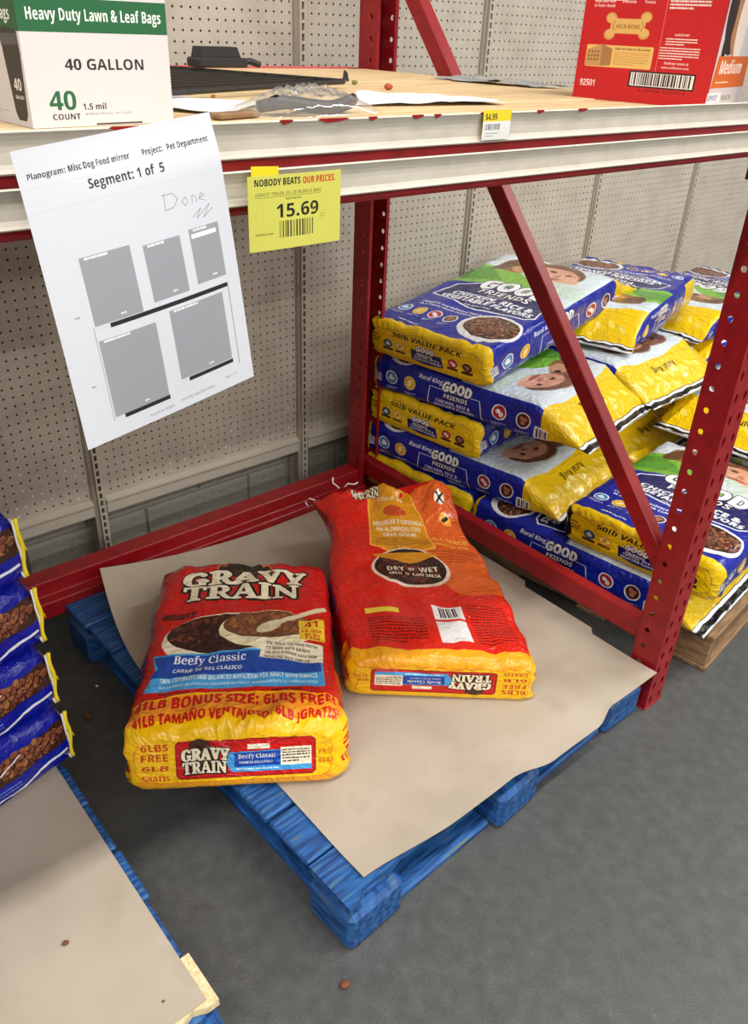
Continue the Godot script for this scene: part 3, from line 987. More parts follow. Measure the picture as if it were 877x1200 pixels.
# ---------------------------------------------------------------- printing: lettering and shapes drawn into images
class Cv:
	var im: Image
	var xf := Transform2D()
	var ts: TextServer
	var fonts := {}
	var r := RandomNumberGenerator.new()

	func _init(w: int, h: int, c: Color, server: TextServer) -> void:
		im = Image.create(w, h, false, Image.FORMAT_RGB8)
		im.fill(c)
		ts = server
		r.seed = 4
		for f in [["sans", "Droid Sans", 700], ["thin", "Droid Sans", 400], ["serif", "Droid Serif", 700]]:
			var s := SystemFont.new()
			s.font_names = PackedStringArray([f[1]])
			s.font_weight = f[2]
			fonts[f[0]] = s

	# closed outlines, filled where the winding is not zero
	func fill(lines: Array, c: Color) -> void:
		var rows := {}
		for l in lines:
			var n: int = l.size()
			for i in n:
				var a: Vector2 = xf * l[i]
				var b: Vector2 = xf * l[(i + 1) % n]
				if a.y == b.y:
					continue
				var d := 1
				if a.y > b.y:
					var s := a
					a = b
					b = s
					d = -1
				var y0 := maxi(ceili(a.y - 0.5), 0)
				var y1 := mini(ceili(b.y - 0.5), im.get_height())
				var k := (b.x - a.x) / (b.y - a.y)
				for y in range(y0, y1):
					if not rows.has(y):
						rows[y] = []
					rows[y].append(Vector2(a.x + (y + 0.5 - a.y) * k, d))
		for y in rows:
			var e: Array = rows[y]
			e.sort()
			var wind := 0
			var start := 0.0
			for p in e:
				if wind == 0:
					start = p.x
				wind += int(p.y)
				if wind == 0:
					var x0 := int(round(start))
					var x1 := int(round(p.x))
					if x1 > x0:
						im.fill_rect(Rect2i(x0, y, x1 - x0, 1), c)

	func poly(p: Array, c: Color) -> void:
		fill([p], c)

	func rect(x: float, y: float, w: float, h: float, c: Color) -> void:
		fill([[Vector2(x, y), Vector2(x + w, y), Vector2(x + w, y + h), Vector2(x, y + h)]], c)

	func oval(cx: float, cy: float, rx: float, ry: float, c: Color, turn := 0.0) -> void:
		var p := []
		for i in 28:
			var a := TAU * i / 28.0
			p.append(Vector2(cx, cy) + Vector2(cos(a) * rx, sin(a) * ry).rotated(turn))
		fill([p], c)

	func box_round(x: float, y: float, w: float, h: float, k: float, c: Color) -> void:
		var p := []
		for q in [[x + w - k, y + k, -PI / 2], [x + w - k, y + h - k, 0.0], [x + k, y + h - k, PI / 2], [x + k, y + k, PI]]:
			for i in 5:
				var a: float = q[2] + PI / 2 * i / 4.0
				p.append(Vector2(q[0] + cos(a) * k, q[1] + sin(a) * k))
		fill([p], c)

	func stroke(p: Array, w: float, c: Color) -> void:
		for i in p.size() - 1:
			var d: Vector2 = (p[i + 1] - p[i]).normalized().orthogonal() * w / 2
			fill([[p[i] + d, p[i + 1] + d, p[i + 1] - d, p[i] - d]], c)

	func frame(p: Array, w: float, c: Color) -> void:
		stroke(p + [p[0]], w, c)

	# lettering: baseline at (x, y), cap height h, squeezed or stretched to width w when w > 0
	# arch bends the baseline, slant leans the letters, out draws an outline of that width
	func text(s: String, x: float, y: float, h: float, c: Color, w := 0.0, font := "sans", slant := 0.0, out := 0.0, oc := Color.BLACK, arch := 0.0, fat := 0.0) -> float:
		var rid: RID = fonts[font].get_rids()[0]
		var k := h / 72.0
		var pen := 0.0
		var glyphs := []
		for ch in s:
			var g := ts.font_get_glyph_index(rid, 100, ch.unicode_at(0), 0)
			var o: Dictionary = ts.font_get_glyph_contours(rid, 100, g)
			var pts: PackedVector3Array = o.get("points", PackedVector3Array())
			var lines := []
			var first := 0
			for last in o.get("contours", PackedInt32Array()):
				var line := outline(pts.slice(first, last + 1), pen)
				first = last + 1
				if line.size() > 2:
					lines.append(line)
			glyphs.append(lines)
			pen += ts.font_get_glyph_advance(rid, 100, g).x
		var kx := w / pen if w > 0.0 else k
		var full := pen * kx
		for pass_n in (2 if out > 0.0 else 1):
			var offs := [Vector2.ZERO]
			if out > 0.0 and pass_n == 0:
				offs = []
				for i in 8:
					offs.append(Vector2(out, 0).rotated(TAU * i / 8.0))
			elif fat > 0.0:
				offs = [Vector2(-fat, 0), Vector2(fat, 0), Vector2(0, -fat), Vector2(0, fat)]
			for lines in glyphs:
				for off in offs:
					var ls := []
					for l in lines:
						var q := []
						for p in l:
							var t: float = p.x * kx / maxf(full, 0.001)
							q.append(Vector2(x + p.x * kx - p.y * k * slant, y + p.y * k - arch * 4.0 * t * (1.0 - t)) + off)
						ls.append(q)
					if ls.size():
						fill(ls, oc if out > 0.0 and pass_n == 0 else c)
		return full

	func outline(p: PackedVector3Array, pen: float) -> Array:
		var q := []
		var n := p.size()
		for i in n:
			var a := p[i]
			if a.z == 1.0:
				q.append(Vector2(a.x + pen, a.y))
			else:
				var b := p[(i + n - 1) % n]
				var c := p[(i + 1) % n]
				var s := Vector2(b.x, b.y) if b.z == 1.0 else Vector2(a.x + b.x, a.y + b.y) / 2
				var e := Vector2(c.x, c.y) if c.z == 1.0 else Vector2(a.x + c.x, a.y + c.y) / 2
				for t in [0.25, 0.5, 0.75] if c.z == 1.0 else [0.25, 0.5, 0.75, 1.0]:
					var m := s.lerp(Vector2(a.x, a.y), t).lerp(Vector2(a.x, a.y).lerp(e, t), t)
					q.append(m + Vector2(pen, 0))
		return q

	# print too fine to read: broken hairlines
	func fine(x: float, y: float, w: float, n: int, dy: float, c: Color, h := 2.0) -> void:
		for i in n:
			var at := x
			var stop := x + w * (1.0 if i < n - 1 else 0.6)
			while at < stop:
				var l := r.randf_range(3.0, 11.0)
				rect(at, y + i * dy, minf(l, stop - at), h, c)
				at += l + 1.6

	func bars(x: float, y: float, w: float, h: float, c: Color, thin := 1.5) -> void:
		var at := x
		while at < x + w - thin:
			var l := thin * float(r.randi_range(1, 3)) * 0.7
			rect(at, y, l, h, c)
			at += l + thin * float(r.randi_range(1, 2))

	# a photograph printed on the thing is soft: blur a region of the picture
	func soften(x: int, y: int, w: int, h: int, k: int) -> void:
		var p := im.get_region(Rect2i(x, y, w, h))
		p.resize(w / k, h / k, Image.INTERPOLATE_LANCZOS)
		p.resize(w, h, Image.INTERPOLATE_CUBIC)
		im.blit_rect(p, Rect2i(0, 0, w, h), Vector2i(x, y))

	func kibbles(cx: float, cy: float, rx: float, ry: float, n: int, size: float, shades: Array) -> void:
		for i in n:
			var a := r.randf() * TAU
			var d := sqrt(r.randf())
			var p := Vector2(cx + cos(a) * d * rx, cy + sin(a) * d * ry)
			var s := size * r.randf_range(0.75, 1.15)
			var t := r.randf() * PI
			oval(p.x + s * 0.15, p.y + s * 0.2, s, s * 0.72, shades[0], t)
			oval(p.x, p.y, s * 0.88, s * 0.6, shades[r.randi_range(1, shades.size() - 1)], t)

func tints(a: Array) -> Array:
	var o := []
	for q in a:
		o.append(Color8(q[0], q[1], q[2]))
	return o

# round badges with a small mark inside
func badge(c: Cv, x: float, y: float, rad: float, ring: Color, core: Color, mark: Color, n: int) -> void:
	c.oval(x, y, rad, rad, ring)
	c.oval(x, y, rad * 0.84, rad * 0.84, core)
	if n == 0:
		c.oval(x, y + rad * 0.1, rad * 0.5, rad * 0.3, mark)
		c.oval(x - rad * 0.05, y - rad * 0.2, rad * 0.26, rad * 0.26, mark)
	elif n == 1:
		c.oval(x, y, rad * 0.35, rad * 0.55, mark, 0.5)
	elif n == 2:
		c.oval(x - rad * 0.2, y - rad * 0.1, rad * 0.34, rad * 0.28, mark)
		c.oval(x + rad * 0.25, y + rad * 0.22, rad * 0.3, rad * 0.34, mark)
	else:
		c.oval(x - rad * 0.25, y - rad * 0.2, rad * 0.26, rad * 0.3, mark)
		c.oval(x + rad * 0.25, y - rad * 0.15, rad * 0.28, rad * 0.24, mark)
		c.oval(x, y + rad * 0.3, rad * 0.3, rad * 0.24, mark)

func good_name(c: Cv, x: float, y: float, h: float, lines: bool, box: Color) -> void:
	var w := Color8(240, 240, 240)
	var nv := Color8(14, 20, 62)
	var bw := h * 7.0
	if lines:
		c.poly([Vector2(x - h * 1.6, y - h * 0.15), Vector2(x + h * 4.7, y - h * 0.15), Vector2(x + h * 5.4, y + h * 2.9), Vector2(x + h * 2.2, y + h * 3.5), Vector2(x - h * 1.9, y + h * 2.9)], Color8(230, 232, 240))
		var k := h * 0.09
		c.poly([Vector2(x - h * 1.6 + k, y - h * 0.15 + k), Vector2(x + h * 4.7 - k, y - h * 0.15 + k), Vector2(x + h * 5.4 - k * 1.4, y + h * 2.9 - k), Vector2(x + h * 2.2, y + h * 3.5 - k), Vector2(x - h * 1.9 + k * 1.4, y + h * 2.9 - k)], box)
	c.text("GOOD", x, y, h, w, h * 3.6, "sans", 0.12, h * 0.13, nv, h * 0.1, h * 0.06)
	c.text("FRIENDS", x + h * 0.25, y + h * 0.72, h * 0.5, w, h * 3.0, "sans", 0.1, h * 0.1, nv)

func good_print() -> Image:
	var c := Cv.new(1184, 932, Color8(20, 36, 150), ts)
	var yellow := Color8(236, 196, 18)
	var white := Color8(238, 240, 244)
	var ink := Color8(24, 22, 20)
	var kib := tints([[48, 26, 18], [120, 66, 48], [142, 84, 60], [104, 60, 42], [158, 104, 74]])
	for side in 2:
		var o := 0.0 if side == 0 else 592.0
		c.xf = Transform2D(0.0, Vector2(o, 0))
		c.im.fill_rect(Rect2i(int(o), 110, 470, 340), Color8(206, 218, 228))
		# meadow, and a face beside a dog
		c.poly([Vector2(0, 300), Vector2(110, 262), Vector2(230, 330), Vector2(340, 430), Vector2(360, 520), Vector2(0, 520)], Color8(122, 178, 66))
		c.poly([Vector2(0, 340), Vector2(60, 300), Vector2(170, 380), Vector2(0, 440)], Color8(86, 150, 52))
		c.poly([Vector2(230, 250), Vector2(330, 300), Vector2(470, 330), Vector2(470, 400), Vector2(330, 420)], Color8(196, 214, 206))
		# a dog beside a face, muzzle to cheek
		c.oval(150, 246, 88, 62, Color8(138, 92, 58), -0.2)
		c.oval(92, 262, 26, 58, Color8(96, 58, 38), 0.4)
		c.oval(170, 270, 44, 30, Color8(186, 138, 98))
		c.oval(196, 262, 13, 10, Color8(44, 32, 28))
		c.oval(132, 236, 9, 7, Color8(38, 26, 22))
		c.oval(300, 236, 98, 58, Color8(112, 70, 48), 0.25)
		c.oval(300, 254, 84, 48, Color8(206, 150, 122), 0.2)
		c.oval(330, 280, 66, 30, Color8(216, 166, 140), 0.1)
		c.oval(270, 240, 13, 7, Color8(76, 46, 38))
		c.oval(338, 250, 13, 7, Color8(76, 46, 38))
		c.oval(302, 266, 12, 12, Color8(182, 118, 96))
		c.oval(296, 290, 34, 7, Color8(158, 84, 74))
		c.soften(int(o), 112, 470, 340, 7)
		# blue half with its panel
		c.poly([Vector2(0, 468), Vector2(120, 430), Vector2(250, 420), Vector2(380, 440), Vector2(470, 480), Vector2(470, 800), Vector2(0, 800)], Color8(20, 36, 150))
		c.poly([Vector2(62, 472), Vector2(128, 432), Vector2(410, 432), Vector2(446, 566), Vector2(420, 588), Vector2(250, 606), Vector2(40, 566)], white)
		c.poly([Vector2(67, 475), Vector2(130, 437), Vector2(406, 437), Vector2(440, 564), Vector2(417, 583), Vector2(250, 600), Vector2(47, 562)], Color8(20, 26, 96))
		c.text("GOOD", 130, 462, 62, white, 262, "sans", 0.1, 7, Color8(14, 18, 58), 8, 4)
		c.text("FRIENDS", 160, 494, 28, white, 196, "sans", 0.08, 5, Color8(14, 18, 58))
		c.text("made with", 212, 508, 8, white, 66)
		c.text("CHICKEN, RICE &", 96, 540, 23, white, 310, "sans", 0.1, 0.0, white, 0.0, 1.0)
		c.text("VEGETABLE FLAVORS", 74, 570, 23, white, 350, "sans", 0.1, 0.0, white, 0.0, 1.0)
		c.text("FOR ADULT DOGS", 190, 588, 8, white, 100)
		c.text("Complete and Balanced Nutrition", 60, 632, 11, white, 260)
		c.text("in a Classic Chunk Combination", 66, 648, 10, white, 240)
		badge(c, 52, 692, 23, white, Color8(60, 140, 200), white, 0)
		badge(c, 112, 692, 23, Color8(240, 210, 120), Color8(232, 178, 40), Color8(250, 230, 170), 1)
		badge(c, 172, 692, 23, white, Color8(184, 40, 52), white, 2)
		badge(c, 232, 692, 23, white, Color8(92, 44, 38), Color8(170, 110, 80), 3)
		for k in 4:
			c.fine(32 + 60 * k, 722, 42, 2, 6, white, 2.4)
		c.fine(90, 756, 130, 1, 6, white, 4)
		c.oval(374, 682, 106, 78, Color8(226, 226, 228))
		c.oval(374, 676, 92, 62, Color8(52, 30, 22))
		c.kibbles(374, 676, 84, 54, 190, 9.0, kib)
		c.rect(0, 776, 470, 24, yellow)
		# header and sewn seam
		c.poly([Vector2(0, 0), Vector2(470, 0), Vector2(470, 168), Vector2(360, 148), Vector2(200, 146), Vector2(0, 178)], yellow)
		c.text("Rural King", 176, 120, 22, ink, 140)
		c.fine(40, 140, 390, 1, 6, Color8(200, 150, 20), 2)
		for k in 9:
			c.oval(60 + 44 * k, 86 + 10 * (k % 2), 17, 8, Color8(244, 220, 96), 0.6)
		c.rect(0, 0, 470, 34, Color8(22, 22, 24))
		c.rect(0, 22, 470, 10, white)
		c.rect(0, 0, 470, 4, white)
	# the two sides
	for side in 2:
		c.xf = Transform2D(Vector2(0, -1), Vector2(1, 0), Vector2(470, 776)) if side == 0 else Transform2D(Vector2(0, 1), Vector2(-1, 0), Vector2(1184, 24))
		var base := 0.0 if side == 0 else 0.0
		c.rect(-24, 0, 24, 122, yellow)
		c.rect(612, 0, 165, 122, yellow)
		c.rect(742, 0, 12, 122, white)
		c.rect(752, 0, 24, 122, ink)
		badge(c, 62, 64, 24, white, Color8(60, 140, 200), white, 0)
		badge(c, 136, 64, 23, Color8(240, 210, 120), Color8(232, 178, 40), Color8(250, 230, 170), 1)
		c.fine(42, 98, 44, 2, 6, white, 2.4)
		c.fine(116, 98, 44, 2, 6, white, 2.4)
		c.text("Rural King", 170, 34, 14, white, 92, "sans", 0.2)
		c.rect(268, 18, 2.5, 20, white)
		good_name(c, 262, 52, 30, true, Color8(20, 36, 150))
		c.text("CHICKEN, RICE &", 240, 94, 11, white, 130, "sans", 0.1)
		c.text("VEGETABLE FLAVORS", 232, 110, 11, white, 152, "sans", 0.1)
		badge(c, 472, 64, 25, white, Color8(168, 40, 52), white, 2)
		badge(c, 556, 64, 25, white, Color8(70, 34, 30), Color8(170, 110, 80), 3)
		c.fine(448, 100, 48, 2, 6, white, 2.4)
		c.fine(532, 100, 48, 2, 6, white, 2.4)
		c.rect(594, 70, 44, 46, white)
		c.bars(598, 74, 36, 34, ink, 2)
		c.rect(-12, 60, 34, 26, Color8(214, 214, 216))
		c.bars(-10, 62, 30, 18, Color8(120, 120, 124), 2)
	c.xf = Transform2D()
	# the bottom end
	c.rect(0, 806, 470, 126, yellow)
	c.xf = Transform2D(0.0, Vector2(0, 808))
	c.text("50lb VALUE PACK", 96, 36, 22, ink, 280, "sans", 0.2)
	c.text("50lb", 8, 48, 9, ink, 30)
	c.text("VALUE", 8, 62, 9, ink, 40)
	c.text("PACK", 8, 76, 9, ink, 34)
	badge(c, 80, 74, 19, Color8(40, 60, 80), Color8(60, 110, 130), white, 0)
	badge(c, 132, 74, 19, Color8(214, 150, 30), Color8(240, 214, 120), Color8(214, 150, 30), 1)
	c.rect(60, 92, 42, 11, Color8(60, 50, 30))
	c.rect(112, 92, 42, 11, Color8(110, 80, 26))
	c.poly([Vector2(176, 66), Vector2(300, 66), Vector2(312, 110), Vector2(240, 118), Vector2(182, 110)], Color8(18, 28, 104))
	good_name(c, 196, 70, 21, false, Color8(18, 28, 104))
	c.text("CHICKEN, RICE &", 194, 94, 9, white, 100, "sans", 0.1)
	c.text("VEGETABLE FLAVORS", 188, 107, 9, white, 114, "sans", 0.1)
	badge(c, 346, 74, 19, Color8(150, 50, 50), Color8(190, 56, 52), white, 2)
	badge(c, 402, 74, 19, Color8(60, 30, 26), Color8(96, 52, 40), Color8(180, 120, 80), 3)
	c.rect(326, 92, 42, 11, Color8(90, 40, 24))
	c.rect(382, 92, 42, 11, Color8(60, 36, 22))
	c.xf = Transform2D()
	return c.im

# lettering of the red bag's name with its black shadow
func gravy_name(c: Cv, x: float, y: float, h: float, w: float) -> void:
	var cream := Color8(238, 226, 196)
	var ink := Color8(22, 16, 14)
	c.text("GRAVY", x + h * 0.06, y + h * 0.06, h, cream, w, "serif", 0.0, h * 0.17, ink, h * 0.16, h * 0.04)
	c.text("TRAIN", x + w * 0.03, y + h * 1.12, h, cream, w * 0.92, "serif", 0.0, h * 0.17, ink, h * 0.1, h * 0.04)
	c.text("GRAVY", x, y, h, cream, w, "serif", 0.0, 0.0, ink, h * 0.16, h * 0.04)

func beef_ribbon(c: Cv, x: float, y: float, w: float, h: float) -> void:
	c.poly([Vector2(x, y), Vector2(x + w, y - h * 0.06), Vector2(x + w, y + h), Vector2(x, y + h), Vector2(x + h * 0.16, y + h * 0.5)], Color8(70, 160, 224))
	c.poly([Vector2(x + h * 0.04, y + h * 0.05), Vector2(x + w * 0.99, y), Vector2(x + w * 0.99, y + h * 0.62), Vector2(x + h * 0.04, y + h * 0.64), Vector2(x + h * 0.2, y + h * 0.4)], Color8(24, 70, 168))

func gravy_print(length := 0.60) -> Image:
	var Lm := int(length * 1000.0)
	var c := Cv.new(1146, Lm + 128, Color8(200, 22, 18), ts)
	var red := Color8(200, 22, 18)
	var yellow := Color8(244, 190, 10)
	var orange := Color8(238, 148, 34)
	var cream := Color8(240, 230, 204)
	var ink := Color8(26, 18, 16)
	var kib := tints([[40, 18, 14], [84, 38, 30], [110, 52, 38], [66, 30, 24]])
	var d := float(Lm - 600)
	c.xf = Transform2D(0.0, Vector2(0, d))
	# front
	c.oval(228, 74, 74, 40, Color8(216, 110, 34))
	c.oval(228, 84, 60, 30, Color8(60, 36, 24))
	for k in 7:
		c.oval(168 + 20 * k, 76 - 14 * sin(PI * k / 6.0), 10, 12, Color8(34, 24, 20))
	gravy_name(c, 62, 144, 52, 330)
	c.rect(22, 48, 36, 18, cream)
	c.bars(26, 51, 28, 11, ink, 1.6)
	c.fine(394, 42, 44, 1, 4, cream, 5)
	c.text("GREAT", 28, 262, 16, Color8(120, 26, 22), 84, "sans", 0.3, 2, ink)
	# bowls of food
	c.oval(190, 340, 150, 84, Color8(236, 224, 198))
	c.oval(190, 322, 140, 62, Color8(50, 26, 20))
	c.kibbles(180, 318, 126, 48, 130, 11, kib)
	c.oval(296, 312, 122, 66, Color8(240, 228, 190))
	c.oval(296, 296, 112, 48, Color8(112, 68, 40))
	c.kibbles(296, 294, 100, 38, 90, 10, tints([[96, 54, 32], [150, 94, 52], [132, 78, 44]]))
	c.stroke([Vector2(300, 300), Vector2(370, 262), Vector2(450, 232)], 13, Color8(220, 206, 170))
	c.oval(296, 302, 34, 17, Color8(220, 206, 170), -0.5)
	c.box_round(370, 276, 66, 76, 6, Color8(240, 196, 40))
	c.text("41", 384, 304, 22, Color8(190, 30, 26), 38)
	c.text("LB SIZE", 376, 322, 9, Color8(190, 30, 26), 52)
	c.text("6LBS", 384, 336, 9, Color8(190, 30, 26), 38)
	c.text("FREE", 384, 348, 9, Color8(190, 30, 26), 38)
	beef_ribbon(c, 26, 384, 392, 110)
	c.text("Beefy Classic", 78, 414, 23, Color8(240, 244, 250), 166, "serif")
	c.text("CARNE DE RES CLÁSICO", 80, 440, 11, Color8(240, 244, 250), 156)
	c.text("100% COMPLETE AND BALANCED NUTRITION FOR ADULT MAINTENANCE", 56, 468, 12, Color8(240, 248, 252), 348)
	c.text("NUTRICIÓN 100% COMPLETA Y BALANCEADA PARA EL MANTENIMIENTO DE PERROS ADULTOS", 58, 484, 7, Color8(210, 236, 250), 344)
	c.poly([Vector2(282, 346), Vector2(426, 368), Vector2(420, 426), Vector2(274, 406)], cream)
	for k in 4:
		c.xf = Transform2D(0.14, Vector2(0, d))
		c.text(["USE THIS IF YOU MAKE WATER", "TO MAKE RICH GRAVY!", "USE ESTO SI AÑADE AGUA PARA", "HACER UNA SALSA SABROSA"][k], 338, 320 + 14 * k, 8, Color8(60, 44, 34), 122 - 16 * (k % 2))
	c.xf = Transform2D(0.0, Vector2(0, d))
	c.fine(60, 500, 110, 1, 4, ink, 3)
	c.fine(300, 500, 110, 1, 4, ink, 3)
	# yellow bonus band round the whole bottom
	c.poly([Vector2(0, 524), Vector2(120, 506), Vector2(330, 506), Vector2(455, 524), Vector2(455, 600), Vector2(0, 600)], yellow)
	c.poly([Vector2(0, 528), Vector2(120, 510), Vector2(330, 510), Vector2(455, 528), Vector2(455, 580), Vector2(0, 580)], orange)
	c.text("41LB BONUS SIZE: 6LBS FREE!", 14, 552, 29, Color8(196, 28, 22), 424, "sans", 0.0, 0.0, red, 10, 1.0)
	c.text("41LB TAMAÑO VENTAJOSO: 6LB ¡GRATIS!", 14, 588, 21, Color8(196, 28, 22), 428, "sans", 0.0, 0.0, red, 6, 0.6)
	# back
	c.xf = Transform2D(0.0, Vector2(573, 0))
	c.rect(0, 0, 455, Lm, Color8(210, 34, 20))
	c.poly([Vector2(290, 0), Vector2(455, 0), Vector2(455, 380), Vector2(330, 400), Vector2(250, 300)], Color8(222, 96, 34))
	c.oval(398, 60 + d, 20, 20, Color8(250, 240, 220))
	c.stroke([Vector2(384, 46 + d), Vector2(412, 74 + d)], 7, ink)
	c.stroke([Vector2(412, 46 + d), Vector2(384, 74 + d)], 7, ink)
	c.oval(398, 118 + d, 20, 18, Color8(240, 170, 60))
	c.stroke([Vector2(384, 124 + d), Vector2(410, 110 + d)], 8, ink)
	c.fine(424, 44 + d, 30, 12, 8, Color8(120, 40, 20), 2.5)
	c.text("¡DELE SABOR!", 300, 196 + d, 14, Color8(244, 176, 70), 140)
	c.text("y obtenga más", 306, 214 + d, 12, Color8(244, 176, 70), 120)
	c.fine(296, 230 + d, 140, 6, 9, Color8(130, 42, 18), 2.5)
	c.poly([Vector2(140, -d), Vector2(296, -d), Vector2(316, 110 + d), Vector2(318, 230 + d), Vector2(222, 262 + d), Vector2(122, 224 + d), Vector2(130, 100 + d)], Color8(244, 168, 60))
	c.poly([Vector2(144, -d), Vector2(292, -d), Vector2(310, 110 + d), Vector2(312, 226 + d), Vector2(222, 256 + d), Vector2(128, 220 + d), Vector2(136, 100 + d)], Color8(214, 142, 24))
	gravy_name(c, 96, 30, 20, 90)
	c.text("STIR IT UP", 166, 74 + d, 12, cream, 96)
	c.oval(222, 106 + d, 40, 17, Color8(196, 76, 36))
	c.text("REVUELVA Y OBTENGA", 142, 146 + d, 14, cream, 166)
	c.text("UN ALIMENTO CON", 150, 166 + d, 14, cream, 146)
	c.text("GRAN SABOR!", 168, 186 + d, 14, cream, 108)
	c.fine(142, 196 + d, 162, 4, 8, Color8(96, 52, 16), 2.4)
	c.text("SERVE", 194, 246 + d, 12, Color8(120, 24, 18), 56)
	c.oval(222, 306 + d, 106, 72, Color8(240, 214, 196))
	c.oval(222, 302 + d, 97, 64, Color8(46, 22, 18))
	c.kibbles(222, 304 + d, 84, 50, 110, 11, kib)
	c.poly([Vector2(122, 250 + d), Vector2(318, 250 + d), Vector2(300, 262 + d), Vector2(224, 290 + d), Vector2(150, 264 + d)], Color8(214, 142, 24))
	c.text("DRY", 156, 316 + d, 17, cream, 48)
	c.text("or", 214, 312 + d, 10, cream, 18)
	c.text("WET", 244, 316 + d, 17, cream, 52)
	c.text("SECO  O  CON SALSA", 158, 332 + d, 9, cream, 140)
	c.rect(240, 436 + d, 76, 40, Color8(236, 232, 230))
	c.bars(256, 440 + d, 44, 30, ink, 2)
	c.rect(240, 482 + d, 76, 62, Color8(226, 222, 222))
	c.fine(330, 430 + d, 96, 15, 8, Color8(96, 16, 14), 2.6)
	c.rect(70, 446 + d, 84, 16, Color8(236, 206, 60))
	c.fine(70, 478 + d, 140, 9, 8, Color8(96, 16, 14), 2.6)
	c.rect(0, 566 + d, 455, 34, Color8(238, 164, 30))
	# the sides
	for x in [455.0, 1028.0]:
		c.xf = Transform2D(0.0, Vector2(x, d))
		c.rect(0, -d, 118, Lm, Color8(188, 26, 24))
		c.rect(14, 40, 7, 400, Color8(150, 18, 20))
		c.rect(96, 120, 14, 330, Color8(60, 84, 170))
		c.rect(52, 10, 16, 90, ink)
		c.rect(84, 20, 14, 84, ink)
		c.rect(0, 536, 118, 64, yellow)
		c.text("6LBS", 14, 566, 20, Color8(196, 28, 22), 70)
		c.text("FREE", 14, 592, 20, Color8(196, 28, 22), 70)
	# the bottom end
	c.xf = Transform2D(0.0, Vector2(0, Lm + 10))
	c.rect(0, -10, 455, 130, yellow)
	for k in 4:
		c.text(["6LBS", "FREE", "6LB", "GRATIS"][k], 16, 34 + 24 * k, 17 if k < 2 else 13, Color8(196, 60, 22), 62)
	c.text("FREE", 412, 60, 12, Color8(206, 90, 24), 36)
	c.text("6LBS", 412, 80, 12, Color8(206, 90, 24), 36)
	c.box_round(92, 12, 314, 92, 12, Color8(160, 24, 20))
	c.box_round(96, 16, 306, 84, 10, red)
	c.oval(146, 24, 24, 15, Color8(70, 40, 24))
	gravy_name(c, 104, 62, 27, 106)
	c.poly([Vector2(210, 44), Vector2(396, 40), Vector2(396, 92), Vector2(216, 92), Vector2(204, 70)], Color8(70, 160, 224))
	c.poly([Vector2(222, 46), Vector2(392, 43), Vector2(392, 78), Vector2(222, 80)], Color8(24, 70, 168))
	c.text("Beefy Classic", 230, 60, 10, cream, 86, "serif")
	c.text("CARNE DE RES CLÁSICO", 232, 72, 5, cream, 76)
	c.fine(226, 84, 160, 1, 5, Color8(220, 240, 250), 3)
	c.rect(252, 26, 50, 12, cream)
	c.rect(326, 36, 70, 44, cream)
	c.fine(330, 42, 62, 5, 7, Color8(70, 50, 40), 3)
	c.xf = Transform2D()
	return c.im

# dark blue bag: kibble picture and white swooshes along the side
func kibble_print() -> Image:
	var c := Cv.new(1140, 780, Color8(14, 26, 150), ts)
	var kib := tints([[52, 28, 18], [132, 72, 52], [150, 90, 62], [112, 60, 44], [160, 108, 66]])
	var white := Color8(232, 236, 244)
	for side in 2:
		# s runs from the bottom end to the sewn end, t down the side
		c.xf = Transform2D(Vector2(0, -1), Vector2(1, 0), Vector2(420, 620)) if side == 0 else Transform2D(Vector2(0, 1), Vector2(-1, 0), Vector2(1140, 0))
		c.rect(0, 0, 620, 150, Color8(12, 24, 152))
		c.poly([Vector2(430, 40), Vector2(610, 22), Vector2(610, 84), Vector2(420, 92), Vector2(400, 70)], Color8(60, 32, 22))
		c.kibbles(512, 56, 88, 26, 190, 9, kib)
		c.oval(418, 66, 34, 16, Color8(20, 44, 150), -0.2)
		c.text("HEALTHY", 290, 76, 20, white, 120, "sans", 0.2)
		c.stroke([Vector2(250, 100), Vector2(420, 74), Vector2(500, 42)], 3, white)
		c.stroke([Vector2(380, 140), Vector2(500, 128), Vector2(600, 104)], 7, white)
		c.fine(300, 104, 190, 3, 9, Color8(120, 150, 220), 2.6)
		c.rect(606, 0, 14, 150, Color8(228, 196, 40))
	c.xf = Transform2D()
	for o in [0.0, 570.0]:
		c.rect(o, 0, 420, 14, Color8(228, 196, 40))
		c.kibbles(o + 210, 200, 180, 120, 260, 12, kib)
	return c.im

# ---------------------------------------------------------------- things on the deck
# a carton: d = width, height, depth; front faces +z; images for front and one side
func carton(called: String, label: String, at: Vector3, turn: float, size: Vector3, front: Image, side: Image, other: Color, left: bool) -> void:
	var t := thing(called, label, "box", at, turn)
	var w := size.x / 2
	var h := size.y
	var dz := size.z
	var b := MB.new()
	b.bx(Vector3(-w + 0.0006, 0.0006, -dz + 0.0006), Vector3(w - 0.0006, h - 0.0006, -0.0006), 0.002)
	part("carton_body", b, paint(other, 0.5), t)
	b = MB.new()
	b.quad_uv(Vector3(-w, 0, 0), Vector3(w, 0, 0), Vector3(w, h, 0), Vector3(-w, h, 0), Vector2(0, 1), Vector2(1, 1), Vector2(1, 0), Vector2(0, 0))
	part("front_panel", b, printed(front, 0.45), t)
	b = MB.new()
	if left:
		b.quad_uv(Vector3(-w, 0, -dz), Vector3(-w, 0, 0), Vector3(-w, h, 0), Vector3(-w, h, -dz), Vector2(0, 1), Vector2(1, 1), Vector2(1, 0), Vector2(0, 0))
	else:
		b.quad_uv(Vector3(w, 0, 0), Vector3(w, 0, -dz), Vector3(w, h, -dz), Vector3(w, h, 0), Vector2(0, 1), Vector2(1, 1), Vector2(1, 0), Vector2(0, 0))
	part("side_panel", b, printed(side, 0.45), t)

